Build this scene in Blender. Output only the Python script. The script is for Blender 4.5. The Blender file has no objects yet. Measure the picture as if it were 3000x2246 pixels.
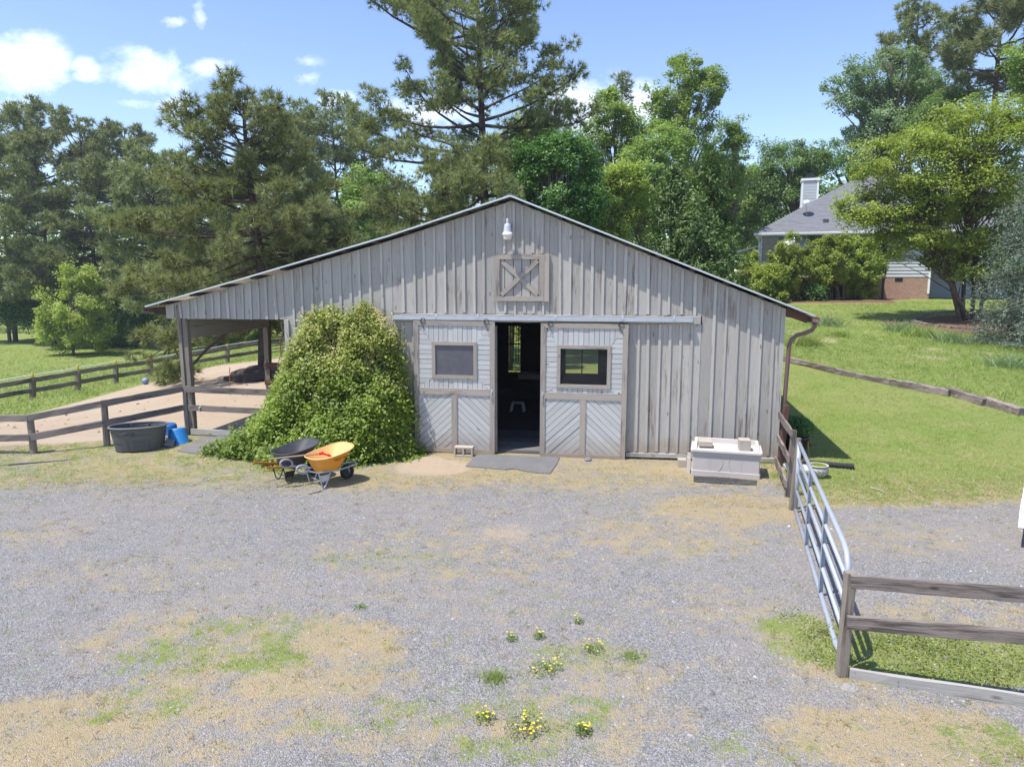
import bpy, math, random
import numpy as np
from mathutils import Vector, Matrix, Euler, Quaternion
R = math.radians
rng = np.random.default_rng(7)
rnd = random.Random(7)
SC = bpy.context.scene
COL = SC.collection
# ------------------------------------------------------------------ camera
CAMH = 3.13; FPX = 2080.0; PITCH = math.atan(308 / 2080.0)
cam = bpy.data.cameras.new('camera'); cam.sensor_width = 36; cam.lens = FPX / 3000 * 36
cam.clip_start = .05; cam.clip_end = 2000
co = bpy.data.objects.new('camera', cam); COL.objects.link(co)
co.location = (0, 0, CAMH); co.rotation_euler = (math.pi / 2 - PITCH, 0, 0)
SC.camera = co
# ------------------------------------------------------------------ light
SUN = Vector((.377, .204, -1)).normalized()
EL = math.asin(-SUN.z)
sun = bpy.data.lights.new('sun', 'SUN'); sun.energy = 4.3; sun.angle = R(.53); sun.color = (1, .955, .885)
so = bpy.data.objects.new('sun', sun); COL.objects.link(so)
so.rotation_euler = SUN.to_track_quat('-Z', 'Y').to_euler(); so.location = (0, 0, 40)
SC.view_settings.view_transform = 'Standard'; SC.view_settings.look = 'None'
SC.view_settings.exposure = 0.62; SC.view_settings.gamma = 1
SC.cycles.max_bounces = 7; SC.cycles.transparent_max_bounces = 6
SC.cycles.diffuse_bounces = 4

# ------------------------------------------------------------------ measuring helpers
_c, _s = math.cos(PITCH), math.sin(PITCH)
def ray(px, py):
    x = (px - 1500.) / FPX; y = -(py - 1123.) / FPX
    return Vector((x, _c + y * _s, -_s + y * _c))
def G(px, py, z=0.):
    r = ray(px, py); t = (z - CAMH) / r.z
    return Vector((r.x * t, r.y * t, z))
def ZY(px, py, Y):
    r = ray(px, py); t = Y / r.y
    return Vector((r.x * t, Y, CAMH + r.z * t))
PSI = R(9.0); BD = 12.5
AX = Vector((math.cos(PSI), -math.sin(PSI), 0)); AN = Vector((math.sin(PSI), math.cos(PSI), 0))
def B2W(u, v, z): return Vector((0, BD, 0)) + AX * u + AN * v + Vector((0, 0, z))
def W2B(p): q = p - Vector((0, BD, 0)); return (q.dot(AX), q.dot(AN), p.z)
def FB(px, py, v=0.):
    r = ray(px, py); t = (AN.y * BD + v) / (AN.x * r.x + AN.y * r.y)
    return W2B(Vector((r.x * t, r.y * t, CAMH + r.z * t)))
def sst(a, b, x):
    t = np.clip((x - a) / (b - a), 0, 1); return t * t * (3 - 2 * t)
def zg(x, y):
    x = np.asarray(x, float); y = np.asarray(y, float)
    right = sst(3.2, 9.5, x) * (.078 * np.clip(y - 11, 0, 25) + .02 * np.clip(y - 36, 0, 60))
    near = .13 * sst(-3.0, -5.8, x) * sst(11.2, 13.2, y)
    left = -.135 * np.log1p(np.exp((-x - 7.2) * 1.2)) / 1.2 * sst(12.3, 19, y)
    left = np.maximum(left, -2.6 - .004 * np.clip(y, 0, 200))
    back = -.02 * np.clip(y - 20, 0, 60) * (1 - sst(3.2, 9.5, x)) * sst(-25, -8, x)
    bump = .012 * np.sin(x * 1.3 + .5 * y) * np.cos(y * .9 - .3 * x) + .02 * np.sin(x * .31) * np.sin(y * .27) * sst(13, 20, y)
    return right + near + left + back + bump
def zgf(x, y): return float(zg(x, y))
def GT(px, py, dz=0.):
    z = 0.
    for _ in range(60):
        p = G(px, py, min(z + dz, 3.0)); z = .6 * z + .4 * zgf(p.x, p.y)
    return G(px, py, z + dz)

# ------------------------------------------------------------------ node helpers
class NT:
    def __init__(s, nt): s.nt = nt; s.n = nt.nodes; s.l = nt.links
    def node(s, t, **kw):
        n = s.n.new(t)
        for k, v in kw.items(): setattr(n, k, v)
        return n
    def inp(s, sock, v):
        if v is None: return
        if isinstance(v, bpy.types.NodeSocket): s.l.new(v, sock)
        elif isinstance(v, (tuple, list)) and len(v) == 3 and sock.type == 'RGBA': sock.default_value = (*v, 1)
        else: sock.default_value = v
    def math(s, op, a, b=None, c=None, clamp=False):
        n = s.node('ShaderNodeMath', operation=op, use_clamp=clamp)
        s.inp(n.inputs[0], a); s.inp(n.inputs[1], b)
        if c is not None: s.inp(n.inputs[2], c)
        return n.outputs[0]
    def vmath(s, op, a, b=None):
        n = s.node('ShaderNodeVectorMath', operation=op); s.inp(n.inputs[0], a); s.inp(n.inputs[1], b); return n.outputs[0]
    def mix(s, f, a, b, bt='MIX'):
        n = s.node('ShaderNodeMix', data_type='RGBA', blend_type=bt)
        s.inp(n.inputs[0], f); s.inp(n.inputs[6], a); s.inp(n.inputs[7], b); return n.outputs[2]
    def noise(s, vec, scale, detail=3, rough=.55, dist=0.):
        n = s.node('ShaderNodeTexNoise'); s.inp(n.inputs['Vector'], vec)
        n.inputs['Scale'].default_value = scale; n.inputs['Detail'].default_value = detail
        n.inputs['Roughness'].default_value = rough; n.inputs['Distortion'].default_value = dist
        return n.outputs['Fac']
    def vor(s, vec, scale, feature='F1'):
        n = s.node('ShaderNodeTexVoronoi', feature=feature); s.inp(n.inputs['Vector'], vec); n.inputs['Scale'].default_value = scale
        return n
    def ramp(s, f, stops, interp='LINEAR'):
        n = s.node('ShaderNodeValToRGB'); s.inp(n.inputs[0], f); cr = n.color_ramp; cr.interpolation = interp
        while len(cr.elements) < len(stops): cr.elements.new(.5)
        for e, (p, c) in zip(cr.elements, stops):
            e.position = p; e.color = (*c, 1) if not isinstance(c, (int, float)) else (c, c, c, 1)
        return n.outputs[0]
    def mapping(s, vec, scale=(1, 1, 1), loc=(0, 0, 0)):
        n = s.node('ShaderNodeMapping'); s.inp(n.inputs[0], vec); n.inputs['Scale'].default_value = scale; n.inputs['Location'].default_value = loc
        return n.outputs[0]
    def bump(s, h, strength, dist=.01, normal=None):
        n = s.node('ShaderNodeBump'); n.inputs['Strength'].default_value = strength; n.inputs['Distance'].default_value = dist
        s.inp(n.inputs['Height'], h)
        if normal is not None: s.inp(n.inputs['Normal'], normal)
        return n.outputs[0]
    def objcoord(s, offset=True):
        o = s.node('ShaderNodeTexCoord').outputs['Object']
        if not offset: return o
        r = s.node('ShaderNodeObjectInfo').outputs['Random']
        c = s.node('ShaderNodeCombineXYZ'); m = s.math('MULTIPLY', r, 37.)
        for i in range(3): s.inp(c.inputs[i], m)
        return s.vmath('ADD', o, c.outputs[0])
    def orand(s): return s.node('ShaderNodeObjectInfo').outputs['Random']
def newmat(name):
    m = bpy.data.materials.new(name); m.use_nodes = True; nt = NT(m.node_tree)
    b = m.node_tree.nodes['Principled BSDF']; return m, nt, b
def wood(name, a, b, bare=(.16, .11, .07), wear=.5, grain=1., dark=.35, rough=.85, var=.25, splash=0.):
    m, t, bs = newmat(name)
    oc = t.objcoord()
    gr = t.noise(t.mapping(oc, (3, 60, 60)), 1.0, 5, .6, .6)
    fine = t.noise(t.mapping(oc, (8, 220, 220)), 1.0, 3, .6)
    big = t.noise(t.mapping(oc, (1.2, 4, 4)), 1.0, 3, .5)
    col = t.mix(t.math('MULTIPLY', gr, 1.2, clamp=True), a, b)
    wr = t.math('ADD', t.math('MULTIPLY', gr, .55), t.math('MULTIPLY', big, .55))
    wm = t.ramp(wr, [(wear, 0.), (wear + .10, .75)])
    col = t.mix(wm, col, bare)
    st = t.ramp(fine, [(.22, .0), (.42, 1.)])
    col = t.mix(t.math('MULTIPLY', t.math('SUBTRACT', 1., st), dark), col, (bare[0] * .35, bare[1] * .35, bare[2] * .35))
    kv = t.vor(t.mapping(oc, (2.2, 6, 6)), 1.0)
    kn = t.ramp(kv.outputs['Distance'], [(.05, 1.), (.12, 0.)])
    col = t.mix(t.math('MULTIPLY', kn, .6), col, (bare[0] * .5, bare[1] * .42, bare[2] * .35))
    if splash:
        gp_ = t.node('ShaderNodeNewGeometry').outputs['Position']; sz_ = t.node('ShaderNodeSeparateXYZ'); t.l.new(gp_, sz_.inputs[0])
        sm_ = t.math('SUBTRACT', t.math('ADD', .25, t.math('MULTIPLY', t.noise(gp_, 7., 5, .7), .55)), t.math('MULTIPLY', sz_.outputs[2], 1.25), clamp=True)
        col = t.mix(t.math('MULTIPLY', sm_, splash, clamp=True), col, (.30, .225, .16))
    v = t.math('ADD', 1 - var / 2, t.math('MULTIPLY', t.orand(), var))
    cc = t.node('ShaderNodeCombineColor')
    for i in range(3): t.inp(cc.inputs[i], v)
    col = t.mix(1., col, cc.outputs[0], 'MULTIPLY')
    t.inp(bs.inputs['Base Color'], col); bs.inputs['Roughness'].default_value = rough
    bs.inputs['Specular IOR Level'].default_value = .25
    t.inp(bs.inputs['Normal'], t.bump(t.math('ADD', gr, t.math('MULTIPLY', fine, .6)), .45 * grain, .006))
    return m
def plain(name, c, rough=.6, metal=0., nscale=12., namt=.25, spec=.4, bump=.1, dirt=None, bs_=40.):
    m, t, bs = newmat(name)
    oc = t.objcoord()
    n = t.noise(oc, nscale, 4, .6)
    lo = tuple(x * (1 - namt) for x in c); hi = tuple(min(1, x * (1 + namt)) for x in c)
    col = t.mix(n, lo, hi)
    if dirt:
        dm = t.ramp(t.noise(oc, nscale * .35, 5, .65), [(.5, 0.), (.72, .7)])
        col = t.mix(dm, col, dirt)
    t.inp(bs.inputs['Base Color'], col); bs.inputs['Roughness'].default_value = rough
    bs.inputs['Metallic'].default_value = metal; bs.inputs['Specular IOR Level'].default_value = spec
    if bump: t.inp(bs.inputs['Normal'], t.bump(t.noise(oc, bs_, 4, .6), bump, .01))
    return m
def leafmat(name, c1, c2, c3=None, trans=.35, rough=.55, patch=.0):
    m = bpy.data.materials.new(name); m.use_nodes = True; t = NT(m.node_tree); t.n.clear()
    out = t.node('ShaderNodeOutputMaterial')
    at = t.node('ShaderNodeAttribute', attribute_name='rnd').outputs['Fac']
    oc = t.objcoord()
    big = t.noise(oc, .9, 2)
    f = t.math('ADD', t.math('MULTIPLY', at, .65), t.math('MULTIPLY', t.math('SUBTRACT', big, .32), .9), clamp=True)
    stops = [(0., c1), (.6, c2), (1., c3 or c2)]
    col = t.ramp(f, stops)
    h = t.node('ShaderNodeHueSaturation'); t.inp(h.inputs['Color'], col)
    t.inp(h.inputs['Value'], t.math('ADD', .88, t.math('MULTIPLY', t.orand(), .24)))
    t.inp(h.inputs['Hue'], t.math('ADD', .492, t.math('MULTIPLY', t.orand(), .016)))
    col = h.outputs[0]
    d = t.node('ShaderNodeBsdfDiffuse'); t.inp(d.inputs[0], col)
    tr = t.node('ShaderNodeBsdfTranslucent'); t.inp(tr.inputs[0], t.mix(.5, col, (c2[0] * 1.5, c2[1] * 1.6, c2[2] * .7)))
    g = t.node('ShaderNodeBsdfGlossy'); g.inputs[1].default_value = rough; g.inputs[0].default_value = (.9, .9, .9, 1)
    m1 = t.node('ShaderNodeMixShader'); m1.inputs[0].default_value = trans; t.l.new(d.outputs[0], m1.inputs[1]); t.l.new(tr.outputs[0], m1.inputs[2])
    m2 = t.node('ShaderNodeMixShader'); m2.inputs[0].default_value = .035; t.l.new(m1.outputs[0], m2.inputs[1]); t.l.new(g.outputs[0], m2.inputs[2])
    t.l.new(m2.outputs[0], out.inputs[0]); return m
# ------------------------------------------------------------------ world
W = bpy.data.worlds.new('World'); SC.world = W; W.use_nodes = True
wt = NT(W.node_tree); wt.n.clear()
wo = wt.node('ShaderNodeOutputWorld'); bg = wt.node('ShaderNodeBackground')
sky = wt.node('ShaderNodeTexSky', sky_type='NISHITA'); sky.sun_disc = False
sky.sun_elevation = EL; sky.sun_rotation = math.atan2(-SUN.x, -SUN.y) % (2 * math.pi)
sky.air_density = 1.0; sky.dust_density = .35; sky.ozone_density = 2.2; sky.altitude = 100
gen = wt.node('ShaderNodeTexCoord').outputs['Generated']
sep = wt.node('ShaderNodeSeparateXYZ'); wt.l.new(gen, sep.inputs[0])
yy = wt.math('MAXIMUM', sep.outputs[1], .05)
uu = wt.math('DIVIDE', sep.outputs[0], yy); vv = wt.math('DIVIDE', sep.outputs[2], yy)
cmb = wt.node('ShaderNodeCombineXYZ'); wt.inp(cmb.inputs[0], uu); wt.inp(cmb.inputs[1], wt.math('MULTIPLY', vv, 1.5))
n1 = wt.noise(cmb.outputs[0], 7.5, 7, .62, .35)
n2 = wt.noise(cmb.outputs[0], 26., 5, .6)
clouds = [(60, 190, 132, 100, 1.), (20, 312, 105, 34, .7), (255, 205, 50, 34, .62), (440, 225, 150, 78, .95), (585, 195, 110, 34, .7),
          (505, 300, 70, 36, .75), (965, 290, 75, 30, .8), (1730, 315, 150, 100, 1.0), (1880, 305, 90, 62, .8), (505, 60, 60, 28, .6), (590, 50, 34, 50, .55),
          (2726, 66, 46, 30, .45), (395, 298, 95, 24, .65), (1300, 330, 180, 60, .7), (875, 180, 70, 26, .35), (720, 120, 40, 50, .3), (900, 232, 60, 24, .4), (1560, 360, 150, 40, .5)]
tot = None
for (px, py, rx, ry, k) in clouds:
    r = ray(px, py); u0, v0 = r.x / r.y, r.z / r.y
    sx, sy = rx / FPX * 1.08, ry / FPX * 1.12
    a = wt.math('DIVIDE', wt.math('SUBTRACT', uu, u0), sx); b = wt.math('DIVIDE', wt.math('SUBTRACT', vv, v0), sy)
    d2 = wt.math('ADD', wt.math('MULTIPLY', a, a), wt.math('MULTIPLY', b, b))
    m = wt.math('MULTIPLY', wt.math('SUBTRACT', 1.15, wt.math('SQRT', d2), clamp=True), k)
    tot = m if tot is None else wt.math('MAXIMUM', tot, m)
gate = wt.math('GREATER_THAN', sep.outputs[1], .1)
tot = wt.math('MULTIPLY', tot, gate)
dens = wt.math('ADD', wt.math('MULTIPLY', tot, 1.25), wt.math('ADD', wt.math('MULTIPLY', wt.math('SUBTRACT', n1, .60), 3.0), wt.math('MULTIPLY', wt.math('SUBTRACT', n2, .5), 1.1)))
dens = wt.math('MULTIPLY', dens, wt.math('MULTIPLY', tot, 4., clamp=True))
g3 = wt.noise(gen, 3.2, 6, .6, .2)
rest = wt.math('MULTIPLY', wt.math('MULTIPLY', wt.math('SUBTRACT', g3, .60), 5., clamp=True), wt.math('SUBTRACT', 1., wt.math('MULTIPLY', wt.math('SUBTRACT', sep.outputs[1], .35), 4., clamp=True)))
cm = wt.math('MAXIMUM', wt.math('MULTIPLY', dens, .72, clamp=True), wt.math('MULTIPLY', rest, .8))
cm = wt.math('MULTIPLY', cm, wt.math('MULTIPLY', sep.outputs[2], 12., clamp=True))
hs = wt.node('ShaderNodeHueSaturation'); hs.inputs['Saturation'].default_value = 1.06; hs.inputs['Value'].default_value = 1.08
wt.l.new(sky.outputs[0], hs.inputs['Color']); hs.inputs['Hue'].default_value = .512
# thin bright veil low in the sky, as on a humid spring day
skyc = wt.mix(.0, hs.outputs[0], (6., 6.6, 8.))
col = wt.mix(wt.math('MULTIPLY', cm, .95), skyc, (9.2, 9.3, 9.6))
wt.inp(bg.inputs[0], col); bg.inputs[1].default_value = .15
wt.l.new(bg.outputs[0], wo.inputs[0])

# ------------------------------------------------------------------ mesh helpers
class MB:
    def __init__(s): s.v = []; s.f = []
    def add(s, vs, fs):
        o = len(s.v); s.v += [tuple(p) for p in vs]; s.f += [tuple(i + o for i in f) for f in fs]; return s
    def box(s, x0, x1, y0, y1, z0, z1):
        return s.add([(x0, y0, z0), (x1, y0, z0), (x1, y1, z0), (x0, y1, z0), (x0, y0, z1), (x1, y0, z1), (x1, y1, z1), (x0, y1, z1)],
                     [(3, 2, 1, 0), (4, 5, 6, 7), (0, 1, 5, 4), (1, 2, 6, 5), (2, 3, 7, 6), (3, 0, 4, 7)])
    def obox(s, M, sx, sy, sz):
        v = [M @ Vector((a * sx / 2, b * sy / 2, c * sz / 2)) for c in (-1, 1) for a, b in ((-1, -1), (1, -1), (1, 1), (-1, 1))]
        return s.add(v, [(3, 2, 1, 0), (4, 5, 6, 7), (0, 1, 5, 4), (1, 2, 6, 5), (2, 3, 7, 6), (3, 0, 4, 7)])
    def bar(s, p0, p1, w, h, up=(0, 0, 1)):
        p0 = Vector(p0); p1 = Vector(p1); x = (p1 - p0); L = x.length; x.normalize()
        y = Vector(up).cross(x); y = y.normalized() if y.length > 1e-5 else Vector((0, 1, 0)); z = x.cross(y)
        M = Matrix((x, y, z)).transposed().to_4x4(); M.translation = (p0 + p1) / 2
        return s.obox(M, L, w, h)
    def tube(s, pts, rad, n=8, cap=True, closed=False):
        pts = [Vector(p) for p in pts]; m = len(pts)
        if not isinstance(rad, (list, tuple)): rad = [rad] * m
        rings = []; ref = None
        for i, p in enumerate(pts):
            if closed: d = pts[(i + 1) % m] - pts[i - 1]
            else: d = pts[min(i + 1, m - 1)] - pts[max(i - 1, 0)]
            d.normalize()
            if ref is None:
                ref = d.orthogonal().normalized()
            ref = (ref - d * ref.dot(d)); ref = ref.normalized() if ref.length > 1e-6 else d.orthogonal().normalized()
            b = d.cross(ref)
            rings.append([p + (ref * math.cos(2 * math.pi * k / n) + b * math.sin(2 * math.pi * k / n)) * rad[i] for k in range(n)])
        vs = [q for r_ in rings for q in r_]; fs = []
        for i in range(m if closed else m - 1):
            a, b_ = i * n, ((i + 1) % m) * n
            for k in range(n): fs.append((a + k, a + (k + 1) % n, b_ + (k + 1) % n, b_ + k))
        if cap and not closed: fs += [tuple(range(n))[::-1], tuple((m - 1) * n + k for k in range(n))]
        return s.add(vs, fs)
    def lathe(s, prof, n=24, c=(0, 0, 0), cap=False):
        vs = []; fs = []
        for r_, z in prof:
            for k in range(n):
                a = 2 * math.pi * k / n; vs.append((c[0] + r_ * math.cos(a), c[1] + r_ * math.sin(a), c[2] + z))
        for i in range(len(prof) - 1):
            for k in range(n):
                fs.append((i * n + k, i * n + (k + 1) % n, (i + 1) * n + (k + 1) % n, (i + 1) * n + k))
        if cap: fs += [tuple(range(n))[::-1], tuple((len(prof) - 1) * n + k for k in range(n))]
        return s.add(vs, fs)
    def loft(s, rings, closed=True, cap0=False, cap1=False):
        n = len(rings[0]); vs = [p for r_ in rings for p in r_]; fs = []
        for i in range(len(rings) - 1):
            for k in range(n if closed else n - 1):
                fs.append((i * n + k, i * n + (k + 1) % n, (i + 1) * n + (k + 1) % n, (i + 1) * n + k))
        if cap0: fs.append(tuple(range(n))[::-1])
        if cap1: fs.append(tuple((len(rings) - 1) * n + k for k in range(n)))
        return s.add(vs, fs)
def addmat(o, m):
    if m: o.data.materials.append(m)
def obj(name, mb, m, parent=None, smooth=False, loc=None):
    me = bpy.data.meshes.new(name); me.from_pydata(mb.v, [], mb.f); me.update()
    if smooth: me.polygons.foreach_set('use_smooth', [True] * len(me.polygons))
    o = bpy.data.objects.new(name, me); COL.objects.link(o); addmat(o, m)
    if parent is not None: o.parent = parent
    if loc is not None: o.location = loc
    return o
def tag(o, label=None, cat=None, group=None, kind=None):
    if label: o['label'] = label
    if cat: o['category'] = cat
    if group: o['group'] = group
    if kind: o['kind'] = kind
    return o
def thing(name, label, cat, loc=(0, 0, 0), rz=0., group=None):
    o = bpy.data.objects.new(name, None); COL.objects.link(o); o.empty_display_size = .2
    o.location = loc; o.rotation_euler = (0, 0, rz); return tag(o, label, cat, group)
def npmesh(name, V, nper, m, parent=None, rndv=None, kind=None, smooth=False):
    """V: (n*nper,3) vertices, each consecutive nper make one polygon"""
    V = np.asarray(V, np.float32).reshape(-1, 3); nv = len(V); nf = nv // nper
    me = bpy.data.meshes.new(name); me.vertices.add(nv); me.vertices.foreach_set('co', V.ravel())
    me.loops.add(nv); me.loops.foreach_set('vertex_index', np.arange(nv, dtype=np.int32))
    me.polygons.add(nf); me.polygons.foreach_set('loop_start', np.arange(0, nv, nper, dtype=np.int32))
    me.polygons.foreach_set('loop_total', np.full(nf, nper, np.int32))
    me.update(calc_edges=True)
    a = me.attributes.new('rnd', 'FLOAT', 'FACE')
    a.data.foreach_set('value', (rndv if rndv is not None else rng.random(nf)).astype(np.float32))
    o = bpy.data.objects.new(name, me); COL.objects.link(o); addmat(o, m)
    if parent is not None: o.parent = parent
    if kind: o['kind'] = kind
    elif parent is not None and name != 'crown': o['kind'] = 'stuff'
    return o
def norm(a): return a / (np.linalg.norm(a, axis=-1, keepdims=True) + 1e-9)
def leaves(P, size, nb=None, aspect=.55, up=.5):
    """rhombic leaf quads at P"""
    n = len(P); nr = rng.normal(size=(n, 3)); nr[:, 2] = np.abs(nr[:, 2])
    nr += np.array([0, 0, up])
    if nb is not None: nr += nb
    nr = norm(nr); t = norm(np.cross(nr, rng.normal(size=(n, 3)))); b = np.cross(nr, t)
    s = (size * (.7 + .6 * rng.random(n)))[:, None]
    return np.stack([P - t * s * .5, P + b * s * aspect * .5, P + t * s * .5, P - b * s * aspect * .5], 1).reshape(-1, 3)
def blades(P, h, w, lean=.35, hv=.5):
    n = len(P); a = rng.random(n) * 2 * np.pi; sd = np.stack([np.cos(a), np.sin(a), np.zeros(n)], 1)
    hh = (h * (1 - hv + 2 * hv * rng.random(n)))[:, None]
    tip = P + np.concatenate([rng.normal(size=(n, 2)) * lean * hh, hh], 1)
    return np.stack([P - sd * w / 2, P + sd * w / 2, tip], 1).reshape(-1, 3)
def prism(name, parent, poly, ang, y0, y1, m, jit=0.):
    """flat polygon (u,z) in the wall plane given thickness y0..y1; grain runs at angle ang"""
    cu = sum(p[0] for p in poly) / len(poly); cz = sum(p[1] for p in poly) / len(poly)
    c, s = math.cos(ang), math.sin(ang); n = len(poly)
    loc = [((p[0] - cu) * c + (p[1] - cz) * s, -(p[0] - cu) * s + (p[1] - cz) * c) for p in poly]
    area = sum(loc[i][0] * loc[(i + 1) % n][1] - loc[(i + 1) % n][0] * loc[i][1] for i in range(n))
    if area < 0: loc = loc[::-1]
    ym = (y0 + y1) / 2; h = abs(y1 - y0) / 2
    mb = MB(); mb.add([(a, -h, b) for a, b in loc] + [(a, h, b) for a, b in loc],
                      [tuple(range(n)), tuple(range(n, 2 * n))[::-1]] + [(i, i + n, (i + 1) % n + n, (i + 1) % n) for i in range(n)])
    o = obj(name, mb, m, parent, loc=(cu, ym, cz)); o.rotation_euler = (0, -ang, 0); return o
def clip(poly, a, b, c):
    """keep a*x+b*y<=c"""
    out = []
    for i in range(len(poly)):
        p, q = poly[i], poly[(i + 1) % len(poly)]; dp = a * p[0] + b * p[1] - c; dq = a * q[0] + b * q[1] - c
        if dp <= 0: out.append(p)
        if dp * dq < 0:
            t = dp / (dp - dq); out.append((p[0] + (q[0] - p[0]) * t, p[1] + (q[1] - p[1]) * t))
    return out
def parea(p): return abs(sum(p[i][0] * p[(i + 1) % len(p)][1] - p[(i + 1) % len(p)][0] * p[i][1] for i in range(len(p)))) / 2
def strips(name, parent, region, ang, w, y0, y1, m, gap=.006, off=0.):
    nx, nz = -math.sin(ang), math.cos(ang)
    ds = [p[0] * nx + p[1] * nz for p in region]; lo, hi = min(ds), max(ds); k = lo - off
    while k < hi:
        ww = w * rnd.uniform(.94, 1.06)
        q = clip(clip(region, nx, nz, k + ww - gap), -nx, -nz, -(k))
        if len(q) >= 3 and parea(q) > .0008:
            j = rnd.uniform(-.004, .004); prism(name, parent, q, ang, y0 + j, y1 + j * .3, m)
        k += ww
def beam(name, parent, p0, p1, w, h, m, rough=.004, roll=0., origin=None, seg=None, taper=0.):
    """weathered timber from p0 to p1 (parent space); w horizontal width, h height"""
    p0 = Vector(p0); p1 = Vector(p1)
    if origin is not None: p0 = p0 - origin; p1 = p1 - origin
    d = p1 - p0; L = d.length; ns = seg or max(2, min(14, int(L / .22))); rings = []
    sag = rnd.uniform(-1, 1) * rough * 1.5
    for i in range(ns + 1):
        x = L * (i / ns - .5); s = math.sin(math.pi * i / ns) * sag
        k = 1 - taper * i / ns
        rings.append([(x + rnd.uniform(-.5, .5) * rough, a * w / 2 * k + rnd.uniform(-1, 1) * rough, b * h / 2 * k + s + rnd.uniform(-1, 1) * rough) for a, b in
                      ((-1, -.9), (-.86, -1), (.86, -1), (1, -.9), (1, .9), (.86, 1), (-.86, 1), (-1, .9))])
    mb = MB(); mb.loft([[*r_] for r_ in rings], cap0=True, cap1=True)
    mb.f = [f[::-1] for f in mb.f]
    o = obj(name, mb, m, parent); x = d.normalized()
    y = Vector((0, 0, 1)).cross(x); y = y.normalized() if y.length > .05 else Vector((0, 1, 0)); z = x.cross(y)
    q = Matrix((x, y, z)).transposed().to_quaternion() @ Quaternion((1, 0, 0), roll)
    o.rotation_mode = 'QUATERNION'; o.rotation_quaternion = q; o.location = (p0 + p1) / 2; return o
def logpost(name, parent, p0, p1, r, m, origin=None, n=12):
    p0 = Vector(p0); p1 = Vector(p1)
    if origin is not None: p0 = p0 - origin; p1 = p1 - origin
    d = p1 - p0; L = d.length; rings = []; ph = rnd.random() * 6
    for i in range(9):
        x = L * (i / 8 - .5); k = 1 - .06 * i / 8
        if i == 8: k *= .93
        rings.append([(x, r * k * math.cos(2 * math.pi * j / n) * (1 + .05 * math.sin(3 * j + ph)), r * k * math.sin(2 * math.pi * j / n) * (1 + .04 * math.cos(2 * j + ph))) for j in range(n)])
    mb = MB(); mb.loft(rings, cap0=True, cap1=True); o = obj(name, mb, m, parent, smooth=False)
    x = d.normalized(); o.rotation_mode = 'QUATERNION'; o.rotation_quaternion = x.to_track_quat('X', 'Z'); o.location = (p0 + p1) / 2; return o
# ------------------------------------------------------------------ materials
M_BOARD = wood('painted_board', (.47, .445, .40), (.345, .325, .29), bare=(.19, .145, .11), wear=.60, var=.26, dark=.5, splash=1.6)
M_BATTEN = wood('painted_batten', (.50, .475, .43), (.39, .37, .335), bare=(.19, .145, .11), wear=.62, var=.2, splash=1.6)
M_PLANK = wood('door_plank', (.55, .55, .53), (.44, .44, .425), bare=(.20, .16, .13), wear=.70, var=.18, splash=1.2)
M_FRAME = wood('bare_frame', (.42, .375, .32), (.31, .27, .23), bare=(.12, .10, .085), wear=.60, var=.2, dark=.5, splash=1.)
M_RAIL = wood('fence_rail', (.31, .265, .235), (.185, .15, .13), bare=(.05, .038, .034), wear=.55, var=.3, grain=1.6, dark=.55)
M_POST = wood('fence_post', (.30, .26, .215), (.21, .175, .14), bare=(.055, .045, .035), wear=.58, var=.25, grain=1.6, dark=.5)
M_RAILR = wood('red_rail', (.16, .085, .065), (.10, .055, .045), bare=(.05, .03, .025), wear=.6, var=.2)
M_GREYBD = wood('grey_board', (.46, .44, .41), (.34, .32, .29), bare=(.16, .13, .11), wear=.62, var=.15)
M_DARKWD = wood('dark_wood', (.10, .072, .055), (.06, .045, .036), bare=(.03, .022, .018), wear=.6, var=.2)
M_TIMBER = wood('old_timber', (.38, .33, .29), (.23, .185, .16), bare=(.10, .075, .065), wear=.5, var=.15, grain=3., dark=.7)
M_TIN = plain('tin_roof', (.62, .64, .66), .35, .75, 3, .12, bump=.03)
M_GALV = plain('galvanised_steel', (.50, .53, .57), .42, .55, 8, .15, bump=.05)
M_GATE = plain('gate_steel', (.37, .40, .45), .5, .1, 6, .10, bump=.04)
M_GUTTER = plain('brown_gutter', (.17, .10, .10), .5, 0, 5, .2)
M_RUBBER = plain('black_rubber', (.035, .036, .038), .75, 0, 6, .3, dirt=(.12, .11, .10))
M_MAT = plain('rubber_mat', (.15, .148, .15), .9, 0, 3, .25, dirt=(.24, .21, .18), bump=.3)
M_TANK = plain('tank_plastic', (.085, .088, .09), .6, 0, 2.5, .2, dirt=(.14, .135, .125))
M_BLUE = plain('blue_plastic', (.03, .20, .50), .45, 0, 3, .1)
M_BLUE2 = plain('blue_plastic_dark', (.02, .12, .38), .5, 0, 3, .1)
M_YEL = plain('yellow_plastic', (.80, .30, .02), .5, 0, 2.5, .08, dirt=(.66, .36, .10))
M_YELIN = plain('yellow_plastic_faded', (.78, .46, .17), .6, 0, 3, .1, dirt=(.60, .36, .15))
M_BLKTRAY = plain('black_tray', (.05, .052, .058), .55, 0, 3, .25, dirt=(.13, .125, .12))
M_GREYPL = plain('grey_plastic', (.30, .32, .36), .5, 0, 3, .1)
M_RED = plain('red_plastic', (.50, .02, .03), .5)
M_HANDLE = wood('ash_handle', (.42, .30, .20), (.34, .24, .16), bare=(.2, .15, .1), wear=.8)
M_ORANGE = wood('orange_handle', (.55, .20, .05), (.42, .15, .04), bare=(.22, .1, .05), wear=.75)
M_CONC = plain('concrete_block', (.42, .375, .31), .95, 0, 14, .15, bump=.6, bs_=120)
M_CAST = plain('cast_stone', (.46, .45, .42), .9, 0, 9, .18, dirt=(.26, .25, .22), bump=.3)
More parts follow.
